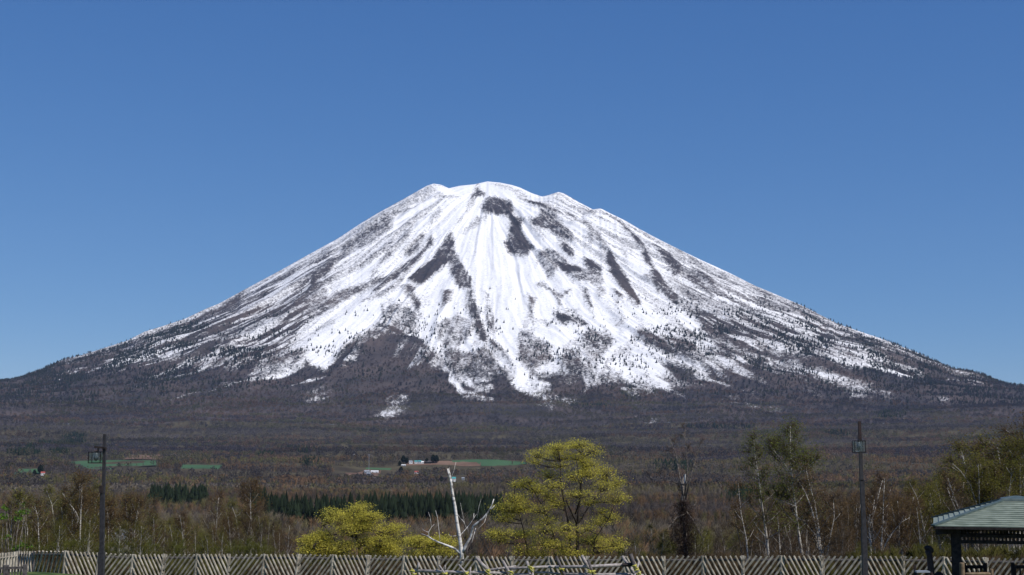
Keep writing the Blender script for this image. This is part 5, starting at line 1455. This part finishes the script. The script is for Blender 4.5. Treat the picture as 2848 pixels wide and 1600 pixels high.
x, y = spread(15000, 230, 1350)
keep = ~open_land(x, y) & ~(in_poly(x, y, FW[0]) | in_poly(x, y, FW[1]) | in_poly(x, y, FW[2])) & (R.random(len(x)) < .45 + .9 * fbm(x / 120, y / 120, 3, 3))
keep &= ~((np.hypot(x + 65, y - 235) < 16))
x, y = x[keep], y[keep]; n = len(x)
hgt = np.where(np.hypot(x, y) < 420, R.uniform(6, 9.5, n), R.uniform(8, 13.5, n))
forest('valley_woods', x, y, hgt, bare_near, wood_tint(x, y, n, 150) * np.array([1.40, 1.32, 1.06]), pale(n, .08, .34), R, 'leafless brown woodland filling the near valley', 'woodland')
x, y = spread(26000, 1350, 3000)
keep = ~open_land(x, y); x, y = x[keep], y[keep]; n = len(x)
forest('plain_woods', x, y, R.uniform(8, 14, n), bare_mid + tufts[:3], wood_tint(x, y, n, 300) * np.array([1.45, 1.36, 1.10]), pale(n, .08, .26), R, 'leafless grey brown woodland on the plain', 'woodland')
x, y = spread(52000, 2900, 6100)
keep = ~open_land(x, y) & (R.random(len(x)) < .5 + fbm(x / 200, y / 160, 3, 9)); x, y = x[keep], y[keep]; n = len(x)
forest('foothill_woods', x, y, R.uniform(9, 15, n), tufts, wood_tint(x, y, n, 480) * np.array([1.20, 1.15, 1.12]), pale(n), R, 'bare purplish woodland on the foot of the mountain', 'woodland')

# brush right behind the fence
x = R.uniform(-33, 33, 5200); y = R.uniform(.5, 11, 5200) + np.interp(x, [-30, -18, 21, 33], [68, 63.5, 55.5, 54]); n = len(x)
lowp = [bare_pattern(np.random.default_rng(s + 60), 40, .012, tw_w=.016) for s in range(5)]
bt = np.where((fbm(x / 5, y / 5, 3, 17) > .5)[:, None], np.array([.085, .080, .024]), np.array([.085, .062, .036])) * R.uniform(.6, 1.3, (n, 1))
bh = (1 + .18 * sstep(14, 18, x)) * np.clip(np.interp(x, [-30, -18, 21, 33], [.1, .1, .85, .95]) - ground_z(x, y) - .15, .5, 2.2) * R.uniform(.45, 1.0, n)
forest('underbrush', x, y, bh, lowp, bt, bt * .8, R, 'tangled brown and olive brush along the back of the fence', 'brush', 1.2)

# trees on the mountain itself
x, y = spread(150000, 5900, 8700, 22.5)
z = ground_z(x, y)
pi_ = np.clip(((np.arctan2(x, y) - PHI[0]) / (PHI[1] - PHI[0])).astype(int), 0, len(PHI) - 1)
vis = np.hypot(x, y) < DM[pi_] + 60
px, py = to_px(x, y, z)
fj = np.clip(np.interp(np.hypot(x, y), MD, np.arange(len(MD))).astype(int), 0, len(MD) - 1)
bz = BAREG[pi_, fj]
bz = np.clip(bz, 0, 1)
lowz = sstep(620, 330, z) * sstep(.25, .9, bz)
keep = vis & (R.random(len(x)) < lowz * .30 + .05 * sstep(900, 600, z) * sstep(.3, .7, bz) ) & (z < 900)
xb, yb = x[keep], y[keep]; n = len(xb)
forest('mountain_woods', xb, yb, R.uniform(8, 14, n), tufts, wood_tint(xb, yb, n, 500) * np.array([.88, .82, .90]), pale(n), R, 'bare birch woodland climbing the lower mountain', 'woodland')
# conifers: thick on the left flank and in a band round the snow line
side = np.abs(px - 1400) / 1400
band = np.exp(-((z - (430 + 130 * (1 - side))) / 190.0) ** 2)
lft = sstep(1000, 500, px) * np.exp(-((py - 960 - (700 - px) * .12) / 85) ** 2)
rgt = sstep(1700, 2050, px) * np.exp(-((py - 930 - (px - 2200) * .16) / 80) ** 2)
clump = sstep(.42, .62, fbm(x / 130, z / 60, 3, 303))
dens = (band * .22 + lft * .60 + rgt * .60) * (.15 + 1.3 * clump) + .03 * sstep(150, 260, z) * (z < 500) + .10 * sstep(1500, 2300, px) * (py > 1050) * (.3 + clump)
open_snow = sstep(.25, .05, bz)
keep = vis & (R.random(len(x)) < dens * .60 * (1 - .80 * open_snow * (1 - .7 * clump))) & (z < 880) & (R.random(len(x)) < 1 - .6 * sstep(600, 880, z))
xc, yc = x[keep], y[keep]; n = len(xc)
forest('mountain_firs', xc, yc, R.uniform(9, 19, n), firs, np.array([.020, .026, .022])[None] * R.uniform(.6, 1.6, (n, 1)), pale(n), R, 'dark firs scattered over the mountain flanks', 'conifer wood', 1.25)
# fir clumps standing out of the foothill woods
xs, ys = [], []
for cx, cy, rx, ry, cnt in ((205, 1228, 30, 17, 260), (140, 1238, 40, 5, 60), (60, 1250, 60, 5, 60), (75, 1262, 45, 5, 90), (165, 1262, 25, 5, 60), (735, 1272, 24, 5, 50), (860, 1290, 22, 6, 50), (2060, 1405, 26, 16, 90), (1870, 1302, 60, 7, 110), (2475, 1155, 45, 9, 150), (2000, 1190, 110, 6, 100), (1640, 1130, 60, 5, 80), (840, 1255, 60, 5, 60), (2330, 1210, 30, 6, 50)):
    for _ in range(cnt):
        a, q = R.uniform(0, 6.28), R.uniform(0, 1) ** .5
        xs.append(cx + math.cos(a) * q * rx); ys.append(cy + math.sin(a) * q * ry)
G = np.array([ground_hit(a, b)[:2] for a, b in zip(xs, ys)]); n = len(G)
forest('fir_clumps', G[:, 0] + R.normal(size=n) * 4, G[:, 1] + R.normal(size=n) * 8, R.uniform(10, 17, n), firs, np.array([.018, .028, .016])[None] * R.uniform(.6, 1.6, (n, 1)), pale(n), R, 'small dark fir clumps dotted over the foothills', 'conifer wood', 1.2)

# ------------------------------------------------------------------ farms, pylon and shed
def house(px, py, w, d, h, rz, wall, roof_m, label, roof_h=1.6, name='farm_house', cat='house', group='farm buildings on the plain', wins=2):
    x, y, z = ground_hit(px, py)
    o = empty(name, (x, y, z), rz, label, cat, group)
    mb = MB(); mb.box((0, 0, h / 2), (w, d, h))
    mb.add([(-w / 2, -d / 2, h), (w / 2, -d / 2, h), (w / 2, d / 2, h), (-w / 2, d / 2, h), (-w / 2, 0, h + roof_h), (w / 2, 0, h + roof_h)], [(0, 4, 3), (1, 2, 5)])
    wl = mb.build('wall', M[wall], o)
    rf = MB(); e = .35; t = .15
    sl_ = roof_h / (d / 2)
    for s in (-1, 1):
        a = [(-w / 2 - e, s * (d / 2 + e), h - e * sl_ + .05), (w / 2 + e, s * (d / 2 + e), h - e * sl_ + .05), (w / 2 + e, 0, h + roof_h + .05), (-w / 2 - e, 0, h + roof_h + .05)]
        rf.add(a + [(p[0], p[1], p[2] + t) for p in a], [(0, 1, 2, 3), (4, 5, 6, 7), (0, 1, 5, 4), (1, 2, 6, 5), (2, 3, 7, 6), (3, 0, 4, 7)])
    rf.build('roof', M[roof_m], o)
    for k in range(wins):
        xx = -w / 2 + w * (k + .5) / wins
        mb = MB(); mb.box((xx, -d / 2 - .02, h * .55), (w / wins * .4, .06, h * .38)); mb.build('window', M['window'], o)
    return o
house(1042, 1316, 14.1, 5.6, 2.6, .05, 'white', 'white', 'long white roofed shed right of the pylon foot', 1.6)
house(1020, 1318, 8.9, 6.4, 3.4, .3, 'grey_sheet', 'grey_sheet', 'grey metal barn at the foot of the pylon', 2)
house(1026, 1323, 6.7, 5.6, 3, -.3, 'grey_sheet', 'grey_sheet', 'low grey barn in front of the pylon foot', 1.6)
house(1142, 1293, 6.7, 5.6, 4, .2, 'white', 'grey_sheet', 'white farm house beside the two dark fir clumps', 2)
house(1157, 1293, 5.9, 5.6, 4, .1, 'white', 'teal_roof', 'teal roofed farm house, left of the pair', 2)
house(1168, 1294, 5.9, 5.6, 4.2, -.2, 'white', 'teal_roof', 'teal roofed farm house nearer the white cottage', 2)
house(1175, 1296, 4.4, 4.0, 3, .1, 'white', 'white', 'small white cottage in the farm row', 1.5)
house(1190, 1293, 12.6, 6.4, 3.4, .0, 'wood_dark', 'wood_rail', 'long dark barn in the farm row', 2)
house(1122, 1301, 8.9, 4.8, 2.4, .0, 'grey_sheet', 'white', 'low pale greenhouse roof under the dark fir clump', 1.2)
house(1158, 1319, 6.7, 4.8, 3, .2, 'white', 'red_roof', 'red roofed cottage alone on the middle plain', 2)
house(1262, 1340, 5.9, 5.6, 5, .2, 'white', 'teal_roof', 'white house with teal roof behind the snapped trunk top', 2.2)
house(1288, 1337, 4.4, 4.0, 3.0, .0, 'grey_sheet', 'grey_sheet', 'white roofed shed right of the teal roofed house', 1.4)
house(1238, 1342, 6.7, 5.6, 5, -.2, 'wood_dark', 'wood_dark', 'dark house with dark roof left of the snapped trunk top', 2.2)
house(119, 1328, 5.9, 5.6, 4, .3, 'white', 'red_roof', 'pale house with reddish roof at far left', 2)
house(984, 1274, 3.7, 4.0, 3, .1, 'white', 'white', 'tiny white hut alone in the woods left of the pylon', 1.2)

fx_, fy_, fz_ = ground_hit(1026, 1316)
mast = empty('lattice_mast', (fx_, fy_, fz_), .3, 'thin grey lattice mast rising above the pale barns', 'mast')
s_ = math.hypot(fx_, fy_) / F; Hm = 49 * s_
mb = MB()
for a in range(3):
    c, s2 = math.cos(a * 2.09), math.sin(a * 2.09)
    mb.tube([(c * 1.3, s2 * 1.3, 0), (c * .5, s2 * .5, Hm)], .12, 4)
for k in range(14):
    z0, z1 = Hm * k / 14, Hm * (k + 1) / 14
    for a in range(3):
        r0, r1 = 1.3 - .8 * k / 14, 1.3 - .8 * (k + 1) / 14
        mb.tube([(math.cos(a * 2.09) * r0, math.sin(a * 2.09) * r0, z0), (math.cos(a * 2.09 + 2.09) * r1, math.sin(a * 2.09 + 2.09) * r1, z1)], .07, 3)
mb.build('tower', M['grey_sheet'], mast)
mb = MB()
for z0, w in ((Hm, 3.6), (Hm - 2.2, 2.6)):
    mb.box((0, 0, z0), (w, .5, .5)); mb.box((0, 0, z0), (.5, w, .5))
    for q in (-1, 1): mb.box((q * w * .45, 0, z0 + .3), (.4, .4, 1.6))
mb.build('antennas', M['grey_sheet'], mast)

# dark round firs beside the farms, one by one
for px, py, hh, lab in ((1122, 1296, 17, 'big dark fir left of the white farm house'), (1131, 1297, 13, 'smaller dark fir touching the white farm house'), (1112, 1298, 11, 'low dark fir at the left end of the farm row'), (1205, 1293, 17, 'broad dark fir at the right end of the farm row'), (1214, 1292, 16, 'tall dark fir right of the broad fir'), (1187, 1291, 11, 'slim dark fir behind the long dark barn'),
                        (1115, 1322, 14, 'lone pointed fir on the middle plain'), (1131, 1325, 8, 'low dark bush beside the lone pointed fir'), (1228, 1345, 10, 'dark fir left of the dark roofed house'), (1372, 1318, 11, 'dark fir in the woods left of the tall maple'), (112, 1320, 15, 'dark fir above the pale house at far left'), (96, 1325, 10, 'low round fir beside the far left plot')):
    x, y, z = ground_hit(px, py); Rf = np.random.default_rng(int(px))
    o = empty('fir_tree', (x, y, z), 0, lab, 'fir', 'firs beside the farms')
    Cn = Rf.normal(size=(700, 3)); Cn /= np.linalg.norm(Cn, axis=1, keepdims=True); Cn *= Rf.uniform(.5, 1, (700, 1))
    Cn = np.stack([Cn[:, 0] * hh * .30 * (1 - .3 * Cn[:, 2]), Cn[:, 1] * hh * .30, hh * .55 + Cn[:, 2] * hh * .45], 1)
    link('crown', crown_mesh('crown', None, (Cn, .055 * hh, .2), (0, 0, 0), ((.014, .022, .012), (.028, .040, .020)), Rf), o)
    mb = MB(); mb.tube([(0, 0, -.3), (0, 0, hh * .5)], [.3, .2], 6); mb.build('trunk', M['bark_dark'], o)

# grey shed among the left birches
sx_, sy_ = at(360, 1500, 235).x, 235.0
zt = at(360, 1470, 235).z
sz0 = gz(sx_, sy_)
sh = empty('shed', (sx_, sy_, sz0), .12, 'grey blue house with a plain roof half hidden by birches', 'house')
w, d, hw = 6.2, 6.0, zt - sz0 - 1.9
mb = MB(); mb.box((0, 0, hw / 2), (w, d, hw)); wl = mb.build('wall', M['blue_wall'], sh)
mb = MB()
a = [(-w / 2 - .4, -d / 2 - .5, hw - .25), (w / 2 + .4, -d / 2 - .5, hw - .25), (w / 2 + .1, 0, hw + 1.9), (-w / 2 - .1, 0, hw + 1.9), (w / 2 + .4, d / 2 + .5, hw - .25), (-w / 2 - .4, d / 2 + .5, hw - .25)]
mb.add(a, [(0, 1, 2, 3), (3, 2, 4, 5), (0, 3, 5), (1, 4, 2)]); mb.build('roof', M['grey_sheet'], sh)
for xx in (.35, 1.5, 2.1, 2.7):
    fr = MB(); fr.box((xx, -d / 2 - .03, hw - 1.3), (.55, .08, 1.35)); f = fr.build('window', M['white'], sh)
    pn = MB(); pn.box((xx, -d / 2 - .08, hw - 1.3), (.38, .05, 1.15)); pn.build('pane', M['window'], f)
# ------------------------------------------------------------------ the air between here and the mountain
def make_haze(density):
    hm = bpy.data.materials.new('haze_air')
    hm.use_nodes = True
    hn = hm.node_tree.nodes
    hn.remove(hn['Principled BSDF'])
    pv = hn.new('ShaderNodeVolumePrincipled')
    pv.inputs['Color'].default_value = (0.50, 0.68, 1.0, 1)
    pv.inputs['Density'].default_value = density
    pv.inputs['Anisotropy'].default_value = 0.0
    hm.node_tree.links.new(pv.outputs['Volume'], hn['Material Output'].inputs['Volume'])
    mb = MB()
    x0, x1, y0, y1, z0, z1 = -9000, 9000, -5600, 11200, -120, 1800
    mb.box(((x0 + x1) / 2, (y0 + y1) / 2, (z0 + z1) / 2), (x1 - x0, y1 - y0, z1 - z0))
    o = mb.build('haze', hm)
    tag(o, 'thin blue air between the park and the mountain', 'haze', kind='stuff')
HAZE = 1.7e-5
make_haze(HAZE)
